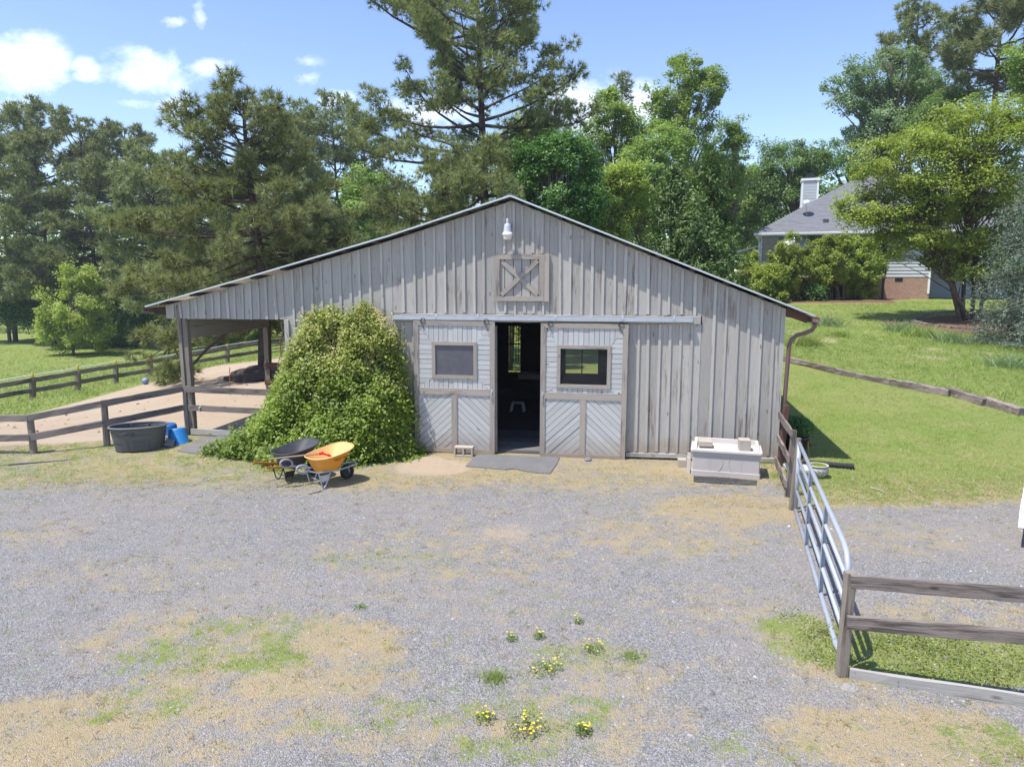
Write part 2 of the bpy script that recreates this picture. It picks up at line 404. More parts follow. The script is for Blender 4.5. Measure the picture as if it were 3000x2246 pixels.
M_BOXPL = plain('box_plastic', (.47, .43, .40), .7, 0, 2.5, .08, dirt=(.36, .32, .28), bs_=12)
M_BOXLID = plain('box_lid_plastic', (.56, .525, .49), .6, 0, 2, .06, dirt=(.56, .50, .45))
M_BRICKR = plain('red_brick', (.38, .17, .12), .9, 0, 20, .25, bump=.4)
M_RUST = plain('rusty_steel', (.28, .10, .045), .9, 0, 10, .3, bump=.3)
M_PIPE = plain('black_pipe', (.03, .03, .033), .5, 0, 4, .2)
M_WHITE = plain('white_trim', (.78, .78, .77), .6, 0, 4, .05, bump=.02)
M_SIDING = plain('grey_shaded_siding', (.30, .325, .36), .7, 0, 6, .06)
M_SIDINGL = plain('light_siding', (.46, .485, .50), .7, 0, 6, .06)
M_BLACK = plain('black_metal', (.02, .02, .022), .5, .2)
M_LENS = plain('lamp_lens', (.70, .65, .55), .35, 0, 6, .1, dirt=(.5, .42, .32))
M_LAMPG = plain('lamp_housing', (.52, .55, .60), .5, .1)
M_ROPE = plain('tape_white', (.75, .78, .82), .6)
M_YINS = plain('yellow_insulator', (.75, .50, .04), .5)
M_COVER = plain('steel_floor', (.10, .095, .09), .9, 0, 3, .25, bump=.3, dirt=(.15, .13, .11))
M_SOIL = plain('dark_soil', (.055, .042, .034), 1., 0, 8, .4, bump=.8, bs_=30)
M_BARK = wood('pine_bark', (.15, .115, .09), (.085, .065, .052), bare=(.04, .03, .025), wear=.5, grain=3, var=.2)
M_BARKL = wood('grey_bark', (.21, .18, .15), (.13, .11, .09), bare=(.07, .055, .045), wear=.55, grain=2, var=.25)
M_BARKM = wood('myrtle_bark', (.26, .19, .13), (.15, .11, .08), bare=(.07, .05, .04), wear=.5, grain=2, var=.2)
def glassmat(name, tint=(.03, .035, .045), tr=.0, rough=.08):
    m, t, b = newmat(name)
    oc = t.objcoord(False); n = t.ramp(t.noise(oc, 5, 5, .6), [(.4, 0.), (.75, 1.)])
    b.inputs['Roughness'].default_value = rough
    t.inp(b.inputs['Base Color'], t.mix(t.math('MULTIPLY', n, .25), tint, (.2, .2, .19)))
    b.inputs['Specular IOR Level'].default_value = .6
    if tr: b.inputs['Alpha'].default_value = 1 - tr
    return m
M_PANE_D = glassmat('dusty_dark_pane', (.085, .088, .105), 0, .25)
M_PANE_C = glassmat('clear_pane', (.03, .035, .04), .78, .05)
M_HPANE = glassmat('house_pane', (.015, .025, .022), 0, .03)

# ------------------------------------------------------------------ BARN (local x along the front, y into the building, z up)
barn = thing('barn', 'long low gabled barn of weathered grey board and batten with two sliding doors', 'barn', (0, BD, 0), -PSI)
LEN = 7.4
RP = [(-6.94, 2.60), (-5.06, 3.085), (-2.14, 3.86), (0, 4.50), (5.0, 2.52)]
def zr(u):
    for (a, za), (b, zb) in zip(RP, RP[1:]):
        if a <= u <= b: return za + (zb - za) * (u - a) / (b - a)
    return RP[0][1] if u < 0 else RP[-1][1]
UL, UR = -4.25, 4.58
TRK0, TRK1 = -2.15, 3.22
ZT0, ZT1 = 2.365, 2.50   # track board
def board_run(u0, u1, zb, zt, w=.19, yb=0., gapz=None):
    """boards + battens between u0,u1; zb bottom, zt: callable or const top"""
    us = [u0]
    while us[-1] < u1 - .05:
        us.append(min(u1, us[-1] + w * rnd.uniform(.9, 1.12)))
        if u1 - us[-1] < .07: us[-1] = u1
    top = (lambda u: zt) if not callable(zt) else zt
    for a, b in zip(us, us[1:]):
        jb = rnd.uniform(-.006, .006); y = yb + rnd.uniform(-.003, .003)
        poly = [(a + .003, zb + jb), (b - .003, zb + jb), (b - .003, top(b)), (a + .003, top(a))]
        if a < 0 < b and callable(zt): poly.insert(3, (0, top(0)))
        prism('board', barn, poly, math.pi / 2, y, y + .02, M_BOARD)
    for b in us[1:-1]:
        w2 = rnd.uniform(.019, .026); d0 = rnd.uniform(-.012, .012); d1 = rnd.uniform(-.012, .012); zb2 = zb + rnd.uniform(-.01, .03)
        t1 = top(b) - .004
        if callable(zt): t1 = min(top(b - w2), top(b + w2)) - .01
        prism('batten', barn, [(b + d0 - w2, zb2), (b + d0 + w2, zb2), (b + d1 + w2, t1), (b + d1 - w2, t1)], math.pi / 2, yb - .024, yb - .001, M_BATTEN)
zu = lambda u: zr(max(-6.9, min(4.95, u))) - .055
board_run(-6.66, UL - .002, 2.375, zu, .165)
board_run(UL, TRK0 - .02, .10, zu)
HL, HR2, HB, HT = -.29, .655, 2.735, 3.535      # hayloft opening
board_run(TRK0 - .02, HL, ZT1 + .003, zu)
board_run(HL, HR2, HT + .005, zu, .165)
board_run(HL, HR2, ZT1 + .003, HB - .005, .165)
board_run(HR2, TRK1 + .02, ZT1 + .003, zu)
board_run(TRK0 - .02, -1.70, .10, ZT0 - .004)
board_run(2.0, TRK1 + .02, .115, ZT0 - .004)
board_run(TRK1 + .02, UR - .07, .115, zu)
prism('corner_board', barn, [(UR - .07, .115), (UR, .115), (UR, zu(UR)), (UR - .07, zu(UR - .07))], math.pi / 2, -.018, .02, M_BATTEN)
prism('corner_board', barn, [(UL - .01, .1), (UL + .075, .1), (UL + .075, 2.372), (UL - .01, 2.372)], math.pi / 2, -.03, -.004, M_BATTEN)
# wall behind the doors
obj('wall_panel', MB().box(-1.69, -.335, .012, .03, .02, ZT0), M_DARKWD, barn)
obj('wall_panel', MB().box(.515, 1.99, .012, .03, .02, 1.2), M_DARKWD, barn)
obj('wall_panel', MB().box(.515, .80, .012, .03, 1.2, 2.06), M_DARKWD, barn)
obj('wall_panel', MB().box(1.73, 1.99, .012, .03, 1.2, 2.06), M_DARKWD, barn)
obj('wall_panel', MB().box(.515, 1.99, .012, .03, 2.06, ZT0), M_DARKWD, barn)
for a, b, z0, z1 in ((2.03, 3.3, .035, .108), (3.3, UR, .03, .108)):
    beam('sill_board', barn, (a, -.02, (z0 + z1) / 2), (b - .01, -.02, (z0 + z1) / 2), .05, z1 - z0, M_GREYBD)
# other walls
for name, u, y0, y1 in (('side_wall', UR - .01, .03, LEN), ('side_wall', UL + .01, .03, LEN)):
    mb = MB(); mb.box(u - .01, u + .01, y0, y1, .0, zr(u) - .06)
    sg = 1 if u > 0 else -1; y = y0 + .1
    while y < y1: mb.box(u + sg * .010 - .012, u + sg * .010 + .012, y, y + .045, .02, zr(u) - .07); y += .19
    obj(name, mb, M_BOARD, barn)
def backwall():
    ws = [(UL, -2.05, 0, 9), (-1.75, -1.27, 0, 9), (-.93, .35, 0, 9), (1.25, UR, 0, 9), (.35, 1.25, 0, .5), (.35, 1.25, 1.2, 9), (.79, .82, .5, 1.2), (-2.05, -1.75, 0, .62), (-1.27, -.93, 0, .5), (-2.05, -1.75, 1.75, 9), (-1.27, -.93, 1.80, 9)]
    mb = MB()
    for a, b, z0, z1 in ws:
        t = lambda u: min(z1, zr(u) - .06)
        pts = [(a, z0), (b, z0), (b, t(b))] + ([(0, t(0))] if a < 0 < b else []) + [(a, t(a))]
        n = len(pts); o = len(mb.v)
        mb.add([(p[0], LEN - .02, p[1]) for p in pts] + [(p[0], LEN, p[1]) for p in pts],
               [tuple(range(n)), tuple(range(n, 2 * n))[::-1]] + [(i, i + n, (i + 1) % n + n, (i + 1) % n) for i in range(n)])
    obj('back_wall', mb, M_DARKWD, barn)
    for u in (-1.21, -1.13, -1.05, -.98): obj('window_bar', MB().box(u - .008, u + .008, LEN - .05, LEN - .03, .8, 1.8), M_BLACK, barn)
    obj('window_bar', MB().box(-1.27, -.93, LEN - .06, LEN - .03, 1.28, 1.32), M_BLACK, barn)
backwall()
# inside
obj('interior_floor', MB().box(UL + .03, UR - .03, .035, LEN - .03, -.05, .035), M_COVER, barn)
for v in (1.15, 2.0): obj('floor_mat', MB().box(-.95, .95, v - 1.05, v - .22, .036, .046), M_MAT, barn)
for u in (-2.3, 2.3): obj('inner_partition', MB().box(u - .03, u + .03, .1, LEN - .1, .03, 3.3 if u > 0 else 3.2), M_DARKWD, barn)  # partitions added along the aisle to keep the interior dark
obj('inner_partition', MB().box(-2.2, -.95, 3.2, 3.26, .03, .95), M_DARKWD, barn)
# roof panels
def roof_panel(p0, p1, v0, v1):
    mb = MB(); n = 14; top = []; bot = []
    (u0, z0), (u1, z1) = p0, p1; L = math.hypot(u1 - u0, z1 - z0); nu, nz = -(z1 - z0) / L, (u1 - u0) / L
    for i in range(n + 1):
        v = v0 + (v1 - v0) * i / n; h = .010 * (1 if i % 2 else 0)
        top.append([(u0 + nu * (h + .006), v, z0 + nz * (h + .006)), (u1 + nu * (h + .006), v, z1 + nz * (h + .006))])
        bot.append([(u0 + nu * h, v, z0 + nz * h), (u1 + nu * h, v, z1 + nz * h)])
    for i in range(n):
        a, b = top[i], top[i + 1]; c, d = bot[i], bot[i + 1]; o = len(mb.v)
        mb.v += [a[0], a[1], b[0], b[1], c[0], c[1], d[0], d[1]]
        mb.f += [(o, o + 1, o + 3, o + 2), (o + 4, o + 6, o + 7, o + 5), (o, o + 2, o + 6, o + 4), (o + 1, o + 5, o + 7, o + 3)]
        if i == 0: mb.f.append((o, o + 4, o + 5, o + 1))
        if i == n - 1: mb.f.append((o + 2, o + 3, o + 7, o + 6))
    obj('roof_panel', mb, M_TIN, barn)
OV = -.20
for a, b in zip(RP, RP[1:]):
    k = 9; st = (LEN + .2 - OV) / k
    for i in range(k): roof_panel(a, b, OV + st * i, OV + st * (i + 1) - .001)
obj('ridge_cap', MB().loft([[(-.12, v, 4.50 - .035 + .024), (0, v, 4.53), (.12, v, 4.50 - .047 + .024), (.12, v, 4.50 - .047 + .028), (0, v, 4.536), (-.12, v, 4.50 - .035 + .028)] for v in (OV - .004, LEN + .2)], cap0=True, cap1=True), M_TIN, barn)
# edge trim of folded tin along the gable
for a, b in zip(RP, RP[1:]):
    mb = MB(); mb.bar((a[0], OV - .005, a[1] + .004), (b[0], OV - .005, b[1] + .004), .006, .026)
    obj('gable_trim', mb, M_TIN, barn)
# purlins poking out under the sheets
for (a, za), (b, zb) in zip(RP, RP[1:]):
    L = math.hypot(b - a, zb - za); k = max(2, int(round(L / .62)))
    for i in range(k):
        t = (i + .5) / k; u = a + (b - a) * t; z = za + (zb - za) * t; ang = math.atan2(zb - za, b - a)
        mb = MB(); Mx = Matrix.Translation((u + math.sin(ang) * .021, (OV + .03 + LEN) / 2, z - math.cos(ang) * .021)) @ Matrix.Rotation(-ang, 4, 'Y')
        mb.obox(Mx, .088, LEN - OV - .03, .036); obj('purlin', mb, M_DARKWD, barn)
# rafter tail, gutter and downspout at the right eave
beam('rafter_tail', barn, (UR + .004, .02, 2.60), (4.95, .02, 2.455), .035, .13, M_RAILR)
def gutter(u, z, sg):
    prof = [(-.055, .045), (-.055, -.04), (.03, -.04), (.06, .005), (.06, .045), (.055, .045), (.055, .008), (.027, -.035), (-.05, -.035), (-.05, .045)]
    rings = [[(u + sg * p[0], v, z + p[1]) for p in prof] for v in (OV + .03, LEN + .15)]
    obj('gutter', MB().loft(rings, cap0=True, cap1=True), M_GUTTER, barn)
gutter(5.02, 2.452, 1); gutter(-6.95, 2.53, -1)
sp = [(5.03, -.10, 2.42), (5.03, -.10, 2.36), (4.99, -.09, 2.29), (4.90, -.06, 2.24), (4.78, -.03, 2.20), (4.70, .0, 2.13), (4.67, .02, 2.02), (4.655, .04, 1.2), (4.64, .05, .10)]
obj('downspout', MB().tube(sp, .034, 10), M_GUTTER, barn, smooth=True)
obj('rafter_tail', MB().box(-6.9, -6.67, .0, .03, 2.44, 2.56), M_DARKWD, barn)
# shed posts, side boards and rails
beam('shed_post', barn, (-6.385, .06, .08), (-6.40, .06, 2.62), .075, .15, M_POST, roll=math.pi / 2)
beam('shed_post', barn, (-6.29, .075, .08), (-6.305, .075, 2.60), .10, .11, M_POST, roll=math.pi / 2)
beam('shed_post', barn, (-6.50, 3.50, .0), (-6.50, 3.50, 2.5), .12, .12, M_POST, roll=math.pi / 2)
beam('shed_beam', barn, (-6.30, .15, 2.10), (-6.46, 3.52, 2.10), .035, .235, M_GREYBD)
beam('shed_beam', barn, (-6.30, .15, 2.335), (-6.46, 3.52, 2.335), .035, .225, M_GREYBD)
zrail = lambda z: z
beam('shed_rail', barn, (-6.34, -.03, 1.03), (-4.22, -.03, 1.00), .035, .12, M_RAIL)
beam('shed_rail', barn, (-6.30, -.03, .665), (-4.22, -.03, .63), .035, .11, M_RAIL)
beam('ground_board', barn, (-6.28, -.03, .20), (-4.6, -.03, .19), .035, .11, M_GREYBD)
beam('shed_post', barn, (-4.22, .06, .02), (-4.22, .06, 1.10), .09, .10, M_POST, roll=math.pi / 2)
for z in (1.05, .66): beam('shed_rail', barn, (-6.56, 3.42, z), (-4.28, 3.42, z - .02), .04, .13, M_RAILR)
# track
beam('track_board', barn, (TRK0, -.022, 2.433), (.03, -.022, 2.433), .036, .13, M_GREYBD)
beam('track_board', barn, (.035, -.022, 2.433), (2.62, -.022, 2.433), .036, .13, M_GREYBD)
beam('track_board', barn, (2.625, -.022, 2.433), (TRK1, -.022, 2.433), .036, .13, M_GREYBD)
tr = MB(); Y0 = -.105
tr.box(TRK0, 3.08, Y0, Y0 + .004, 2.405, 2.462); tr.box(TRK0, 3.08, Y0, Y0 + .055, 2.462, 2.466); tr.box(TRK0, 3.08, Y0 + .051, Y0 + .055, 2.405, 2.462)
tr.box(TRK0, 3.08, Y0, Y0 + .02, 2.401, 2.405); tr.box(TRK0, 3.08, Y0 + .035, Y0 + .055, 2.401, 2.405)
obj('door_track', tr, M_GALV, barn)
for u in (-1.35, -.6, .78, 1.92, 2.78):
    mb = MB(); mb.box(u - .02, u + .02, -.048, -.041, 2.44, 2.51); mb.box(u - .02, u + .02, Y0 - .004, -.041, 2.467, 2.472); mb.box(u - .02, u + .02, Y0 - .006, Y0 - .002, 2.43, 2.472)
    obj('track_bracket', mb, M_GALV, barn)
# sliding doors
def door(u0, u1, z0, z1, wu0, wu1, wz0, wz1, dark, tilt=0.):
    d = obj('sliding_door', MB().add([(0, 0, 0)], []), None, barn)
    W_ = u1 - u0; H = z1 - z0; bk = MB(); y0, y1 = .012, .024
    # backing with a hole for the window
    for a, b, c, e in ((.01, wu0 - u0 + .04, .02, H - .02), (wu1 - u0 - .04, W_ - .01, .02, H - .02), (wu0 - u0 + .04, wu1 - u0 - .04, .02, wz0 - z0 + .04), (wu0 - u0 + .04, wu1 - u0 - .04, wz1 - z0 - .04, H - .02)):
        bk.box(a, b, y0, y1, c, e)
    d.data.clear_geometry(); d.data.from_pydata(bk.v, [], bk.f); addmat(d, M_DARKWD)
    d.location = (u0, -.083, z0); d.rotation_euler = (0, tilt, 0)
    S = .088; B = .10
    F_ = []
    def fr(poly, ang): prism('frame_board', d, poly, ang, -.030, .0115, M_FRAME)
    fr([(0, 0), (S, S * .9), (S, H - S * .95), (0, H)], math.pi / 2); fr([(W_, 0), (W_ - S, S * .9), (W_ - S, H - S * .95), (W_, H)], math.pi / 2)
    fr([(.004, H + .002), (W_ - .004, H + .002), (W_ - S - .002, H - S * .95 + .002), (S + .002, H - S * .95 + .002)], 0)
    fr([(.004, 0), (W_ - .004, 0), (W_ - S - .002, S * .9 - .002), (S + .002, S * .9 - .002)], 0)
    m0, m1 = 1.055, 1.175
    fr([(S + .002, m0), (W_ - S - .002, m0), (W_ - S - .002, m1), (S + .002, m1)], 0)
    c = W_ / 2
    fr([(c - .05, S * .9), (c + .05, S * .9), (c + .05, m0 - .002), (c - .05, m0 - .002)], math.pi / 2)
    a0, a1, b0, b1 = wu0 - u0, wu1 - u0, wz0 - z0, wz1 - z0; f = .062
    def wf(poly, ang): prism('window_frame', d, poly, ang, -.034, .006, M_FRAME)
    wf([(a0, b0), (a1, b0), (a1 - f, b0 + f), (a0 + f, b0 + f)], 0); wf([(a0, b1), (a1, b1), (a1 - f, b1 - f), (a0 + f, b1 - f)], 0)
    wf([(a0, b0), (a0 + f, b0 + f), (a0 + f, b1 - f), (a0, b1)], math.pi / 2); wf([(a1, b0), (a1 - f, b0 + f), (a1 - f, b1 - f), (a1, b1)], math.pi / 2)
    obj('pane', MB().box(a0 + f - .004, a1 - f + .004, -.008, -.004, b0 + f - .004, b1 - f + .004), M_PANE_D if dark else M_PANE_C, d)
    yp0, yp1 = -.014, .0105
    o0, o1, p0, p1 = S, W_ - S, m1, H - S * .95
    q = [(a0, b0), (a1, b0), (a1, b1), (a0, b1)]
    # four mitred fields round the window
    tx = min(a0 - o0, p1 - b1, o1 - a1, b0 - p0) 
    def corner(ox, oz, wx, wz): return (ox, oz), (wx, wz)
    strips('plank', d, [(o0, p1), (o1, p1), (a1, b1), (a0, b1)], math.pi / 2, .088, yp0, yp1, M_PLANK, off=.03)
    strips('plank', d, [(o0, p0), (o1, p0), (a1, b0), (a0, b0)], math.pi / 2, .088, yp0, yp1, M_PLANK, off=.03)
    strips('plank', d, [(o0, p0), (a0, b0), (a0, b1), (o0, p1)], 0, .088, yp0, yp1, M_PLANK)
    strips('plank', d, [(o1, p0), (a1, b0), (a1, b1), (o1, p1)], 0, .088, yp0, yp1, M_PLANK)
    strips('plank', d, [(S, S * .9), (c - .05, S * .9), (c - .05, m0), (S, m0)], R(43), .092, yp0, yp1, M_PLANK)
    strips('plank', d, [(c + .05, S * .9), (W_ - S, S * .9), (W_ - S, m0), (c + .05, m0)], R(-43), .092, yp0, yp1, M_PLANK)
    return d
dl = door(-1.775, -.30, .01, 2.385, -1.44, -.62, 1.36, 2.02, True, R(.25)); dl['label'] = 'left door leaf with a dark dusty window'
dr = door(.515, 2.015, -.02, 2.36, .80, 1.73, 1.24, 1.99, False, R(.2)); dr['label'] = 'right door leaf with a see-through window'
for d, us in ((dl, (.18, 1.33)), (dr, (.17, 1.38))):
    zt = 2.375
    for u in us:
        mb = MB(); mb.tube([(u - .05, -.036, zt - .02), (u - .02, -.036, zt + .045), (u + .02, -.036, zt + .045), (u + .05, -.036, zt - .02), (u, -.036, zt - .03)], .006, 6, closed=True)
        mb.tube([(u - .03, -.036, zt - .05), (u + .04, -.036, zt - .17)], .004, 5)
        obj('hanger', mb, M_BLACK, d)
for d, u in ((dl, 1.43), (dr, .045)):
    mb = MB(); mb.tube([(u, -.036, 1.15), (u - .012, -.055, 1.10), (u - .012, -.055, 1.02), (u, -.036, .97)], .007, 6); mb.box(u - .018, u + .018, -.036, -.031, 1.13, 1.18)
    obj('door_handle', mb, M_GALV, d)
obj('door_edge', MB().box(-.335, -.27, -.06, .03, .03, 2.30), M_FRAME, barn)
# hay door
hd = obj('hay_door', MB().box(HL, HR2, .004, .012, HB, HT), M_DARKWD, barn)
x = HL + .02
while x < HR2 - .1:
    w = min(.15, HR2 - .09 - x); prism('plank', hd, [(x, HB + .01), (x + w - .012, HB + .01), (x + w - .012, HT - .01), (x, HT - .01)], math.pi / 2, -.012, .003, M_BOARD); x += .15
def hb(poly, ang, y0=-.045, y1=-.013): prism('frame_board', hd, poly, ang, y0, y1, M_FRAME)
hr = HR2 - .09
hb([(HL, HT - .08), (hr, HT - .08), (hr, HT), (HL, HT)], 0); hb([(HL, HB), (hr, HB), (hr, HB + .085), (HL, HB + .085)], 0)
hb([(HL, HB + .087), (HL + .08, HB + .087), (HL + .08, HT - .082), (HL, HT - .082)], math.pi / 2); hb([(hr - .085, HB + .087), (hr, HB + .087), (hr, HT - .082), (hr - .085, HT - .082)], math.pi / 2)
hb([(hr + .005, HB - .005), (HR2, HB - .005), (HR2, HT + .005), (hr + .005, HT + .005)], math.pi / 2, -.05, .0)
ax0, ax1, az0, az1 = HL + .082, hr - .087, HB + .089, HT - .084; an = math.atan2(az1 - az0, ax1 - ax0); hw = .036
def brace(x0, z0, x1, z1, y0, y1):
    a = math.atan2(z1 - z0, x1 - x0); n = (-math.sin(a) * hw, math.cos(a) * hw); s_ = hw * .9; e = (math.cos(a) * s_, math.sin(a) * s_)
    hb([(x0 + e[0] + n[0], z0 + e[1] + n[1]), (x0 + e[0] - n[0], z0 + e[1] - n[1]), (x1 - e[0] - n[0], z1 - e[1] - n[1]), (x1 - e[0] + n[0], z1 - e[1] + n[1])], a, y0, y1)
brace(ax0, az0, ax1, az1, -.052, -.032)
brace(ax0, az1, ax1, az0, -.031, -.0135)

# yard lamp on the gable
p = B2W(-.05, -.02, 3.78)
lamp = thing('wall_lamp', 'grey and cream security lamp mounted high on the gable above the hay door', 'lamp', p, -PSI); lamp.scale = (.95, .9, .80)
obj('housing', MB().lathe([(.035, .10), (.078, .14), (.075, .155), (.058, .30), (.050, .325), (.026, .33), (.024, .38), (.0, .382)], 20, (0, -.17, 0)), M_LAMPG, lamp, smooth=False)
mb = MB(); n = 28
prof = [(.093, .105), (.088, .125), (.066, .165)]
mb.lathe([(.094, .103)] + prof, n, (0, -.17, 0))
for k in range(n):
    a = 2 * math.pi * k / n; mb.bar((math.cos(a) * .089, -.17 + math.sin(a) * .089, .13), (math.cos(a) * .068, -.17 + math.sin(a) * .068, .165), .006, .006)
obj('reflector', mb, M_WHITE, lamp)
obj('lens', MB().lathe([(.0, 0), (.066, .0), (.070, .006), (.088, .10), (.0, .101)], 24, (0, -.17, 0)), M_LENS, lamp, smooth=False)
obj('bracket', MB().tube([(0, -.17, .26), (0, -.05, .30), (0, .012, .30)], .018, 8).box(-.04, .04, -.008, .014, .25, .36), M_LAMPG, lamp)
obj('photocell', MB().lathe([(.0, .445), (.024, .442), (.026, .40), (.026, .381), (0, .38)], 14, (0, -.17, 0)), M_LENS, lamp)
# ------------------------------------------------------------------ TERRAIN
def axis(lo, hi, d0, a, b, grow=1.13):
    xs = list(np.arange(a, b + 1e-6, d0)); d = d0
    while xs[-1] < hi: d *= grow; xs.append(xs[-1] + d)
    d = d0
    while xs[0] > lo: d *= grow; xs.insert(0, xs[0] - d)
    return np.array(xs)
gx = axis(-240, 240, .16, -12, 13); gy = axis(-30, 320, .16, 2.5, 18)
GX, GY = np.meshgrid(gx, gy)
GZ = zg(GX, GY)
def ell(px, py, rx, ry, soft=.35):
    """soft ellipse on the ground given where it is seen"""
    c = GT(px, py); e1 = GT(px + rx, py); e2 = GT(px, py - ry); e3 = GT(px, py + ry)
    ax_ = abs(e1.x - c.x) + .01; ay = (abs(e2.y - c.y) + abs(e3.y - c.y)) / 2 + .01
    return c.x, c.y, ax_, ay, soft
def emask(X, Y, e):
    x, y, a, b, s = e; d = np.sqrt(((X - x) / a) ** 2 + ((Y - y) / b) ** 2); return 1 - sst(1 - s, 1 + s, d)
DRY = [(180, 2120, 330, 110, .75), (60, 2220, 260, 60, .8), (820, 1950, 420, 190, .62), (480, 1850, 260, 90, .5), (1000, 1870, 150, 60, .85), (850, 2000, 120, 60, .8), (560, 2160, 250, 70, .55),
       (1150, 2150, 300, 90, .5), (1650, 2120, 420, 110, .52), (2150, 1490, 260, 50, .75), (1950, 1560, 320, 70, .52), (2650, 2160, 420, 110, .8), (2420, 1900, 180, 120, .72),
       (1750, 1960, 260, 80, .5), (2600, 1580, 320, 60, .42), (1300, 1620, 420, 90, .42), (380, 1680, 360, 60, .35), (2100, 1780, 240, 90, .40), (150, 1560, 180, 50, .4), (2780, 1800, 300, 60, .5)]
GRN = [(700, 1850, 260, 70, .42), (520, 1925, 190, 60, .48), (780, 1930, 130, 45, .62), (420, 2060, 160, 60, .45), (2350, 1870, 130, 90, .62), (2750, 1920, 420, 85, .9), (2560, 1900, 130, 90, .75), (2900, 2180, 200, 60, .5),
       (1620, 2080, 220, 70, .42), (1700, 1920, 200, 50, .42), (1250, 2080, 220, 60, .4), (1100, 1640, 260, 30, .35), (1500, 2200, 260, 40, .45), (2250, 2180, 200, 60, .35), (960, 2130, 200, 50, .35)]
DRYe = [(ell(*d[:4]), d[4] * .95) for d in DRY]; GRNe = [(ell(*d[:4]), d[4]) for d in GRN]
SANDE = [(ell(1270, 1368, 120, 24), .75), (ell(1560, 1350, 60, 14), .9), (ell(1250, 1355, 60, 20), .9), (ell(2190, 1370, 260, 14), .55), (ell(1480, 1560, 90, 40), .45), (ell(2340, 1365, 50, 16), .5)]
def weights(X, Y):
    """green, dry, sand, mulch weights at ground points"""
    n1_ = np.sin(X * 1.7 + 1.3 * np.sin(Y * 1.1)) * np.cos(Y * 1.9 + X * .4)
    n2_ = np.sin(X * .63 + 2) * np.cos(Y * .71 + 1)
    g = np.zeros_like(X); d = np.zeros_like(X); s = np.zeros_like(X); m = np.zeros_like(X)
    for e, k in DRYe: d = np.maximum(d, emask(X, Y, e) * k)
    for e, k in GRNe: g = np.maximum(g, emask(X, Y, e) * k)
    # dry verge in front of the barn
    edge = 10.35 - .035 * (X + 2) ** 1 * 0 + .25 * n2_ + .12 * n1_ + .25 * sst(-6, -10, X) * -1
    v = sst(edge - 1.0, edge + .7, Y); d = np.maximum(d, v * (.66 + .16 * n1_))
    g = np.maximum(g, v * .42 * sst(-1., -4.5, X)); g = np.maximum(g, v * .22)
    d = np.maximum(d, .18 + .12 * n2_); g = np.maximum(g, .12 + .1 * n1_)
    # right lawn
    le = 9.35 + .15 * n1_ + .03 * (X - 4)
    lw = sst(le - .35, le + .5, Y) * sst(3.7, 4.5, X)
    g = np.maximum(g, lw * (.52 + .55 * sst(le + .2, le + 2.8, Y))); d = np.maximum(d, lw * .95)
    # paddock sand (left) and pasture
    fl = [GT(*p) for p in ((-700, 1290), (-60, 1197), (95.6, 1171), (228, 1146), (339, 1125), (440, 1107), (666, 1066), (830, 1045), (1000, 1030))]
    fy = np.interp(X, [p.x for p in fl], [p.y for p in fl])
    near_y = np.interp(X, [-30, -9.6, -8.2, -6.6, -4.3, 4], [13.6, 12.6, 12.75, 13.55, 13.2, 12.4]) + .12 * n1_
    left = 1 - sst(-4.4, -4.1, X - (Y - 12.5) * .16)
    pad = sst(near_y - .15, near_y + .25, Y) * (1 - sst(fy - .9, fy - .2, Y)) * left
    s = np.maximum(s, pad); g = np.where(pad > .5, np.minimum(g, .1), g); d = np.where(pad > .5, d * .3, d)
    past = sst(fy - .7, fy + .2, Y) * (1 - sst(-2., 0., X - .1 * (Y - 20)))
    g = np.maximum(g, past * 1.15); s = s * (1 - past)
    # behind the barn
    bk = sst(19.5, 21, Y) * (1 - left); g = np.maximum(g, np.where(X > -4, bk * 1.0, 0))
    g = np.maximum(g, sst(21, 23, Y) * sst(-4, -3, X) * 1.1)
    for e, k in SANDE: s = np.maximum(s, emask(X, Y, e) * k)
    g = g * (1 - .75 * np.clip(s, 0, 1) * (pad < .5)) ; 
    # mulch under the shrubs and round the myrtle
    a = GT(2318, 893); b = GT(2600, 890); c = GT(2760, 868)
    my = np.interp(X, [a.x - 6, a.x, b.x, c.x, c.x + 30], [a.y, a.y, b.y, c.y + .5, c.y + 1])
    m = np.maximum(m, sst(my - .25, my + .1, Y) * (1 - sst(my + 6.5, my + 7.5, Y)) * sst(9, 10, X))
    m = np.maximum(m, emask(X, Y, MYR))
    g = g * (1 - m)
    # thin mulch-like bare spots on the bank
    for e, k in BARE: s = np.maximum(s, emask(X, Y, e) * k * (.75 + .35 * n1_)); 
    return np.clip(g, 0, 1.2), np.clip(d, 0, 1), np.clip(s, 0, 1), np.clip(m, 0, 1)
BARE = [(ell(2370, 985, 60, 26), .55), (ell(2700, 1030, 110, 26), .6), (ell(2640, 1000, 60, 14), .45), (ell(2900, 1040, 90, 20), .4), (ell(2450, 1010, 60, 12), .4)]
_m = GT(2860, 955); MYR = (_m.x + .8, _m.y + .4, 4.1, 2.6, .1)
gw = weights(GX, GY)
mg = bpy.data.materials.new('ground_mix'); mg.use_nodes = True; t = NT(mg.node_tree); bs = t.n['Principled BSDF']
pos = t.node('ShaderNodeTexCoord').outputs['Object']
at = t.node('ShaderNodeAttribute', attribute_name='gm'); sp3 = t.node('ShaderNodeSeparateColor'); t.l.new(at.outputs['Color'], sp3.inputs[0])
def msk(w, sc, amp, k, det=6):
    n = t.noise(pos, sc, det, .68)
    v = t.math('ADD', w, t.math('MULTIPLY', t.math('SUBTRACT', n, .5), amp))
    return t.math('ADD', t.math('MULTIPLY', t.math('SUBTRACT', v, .5), k), .5, clamp=True)
vg = t.vor(pos, 105.); vg2 = t.vor(pos, 47.)
vc = t.node('ShaderNodeSeparateColor'); t.l.new(vg.outputs['Color'], vc.inputs[0])
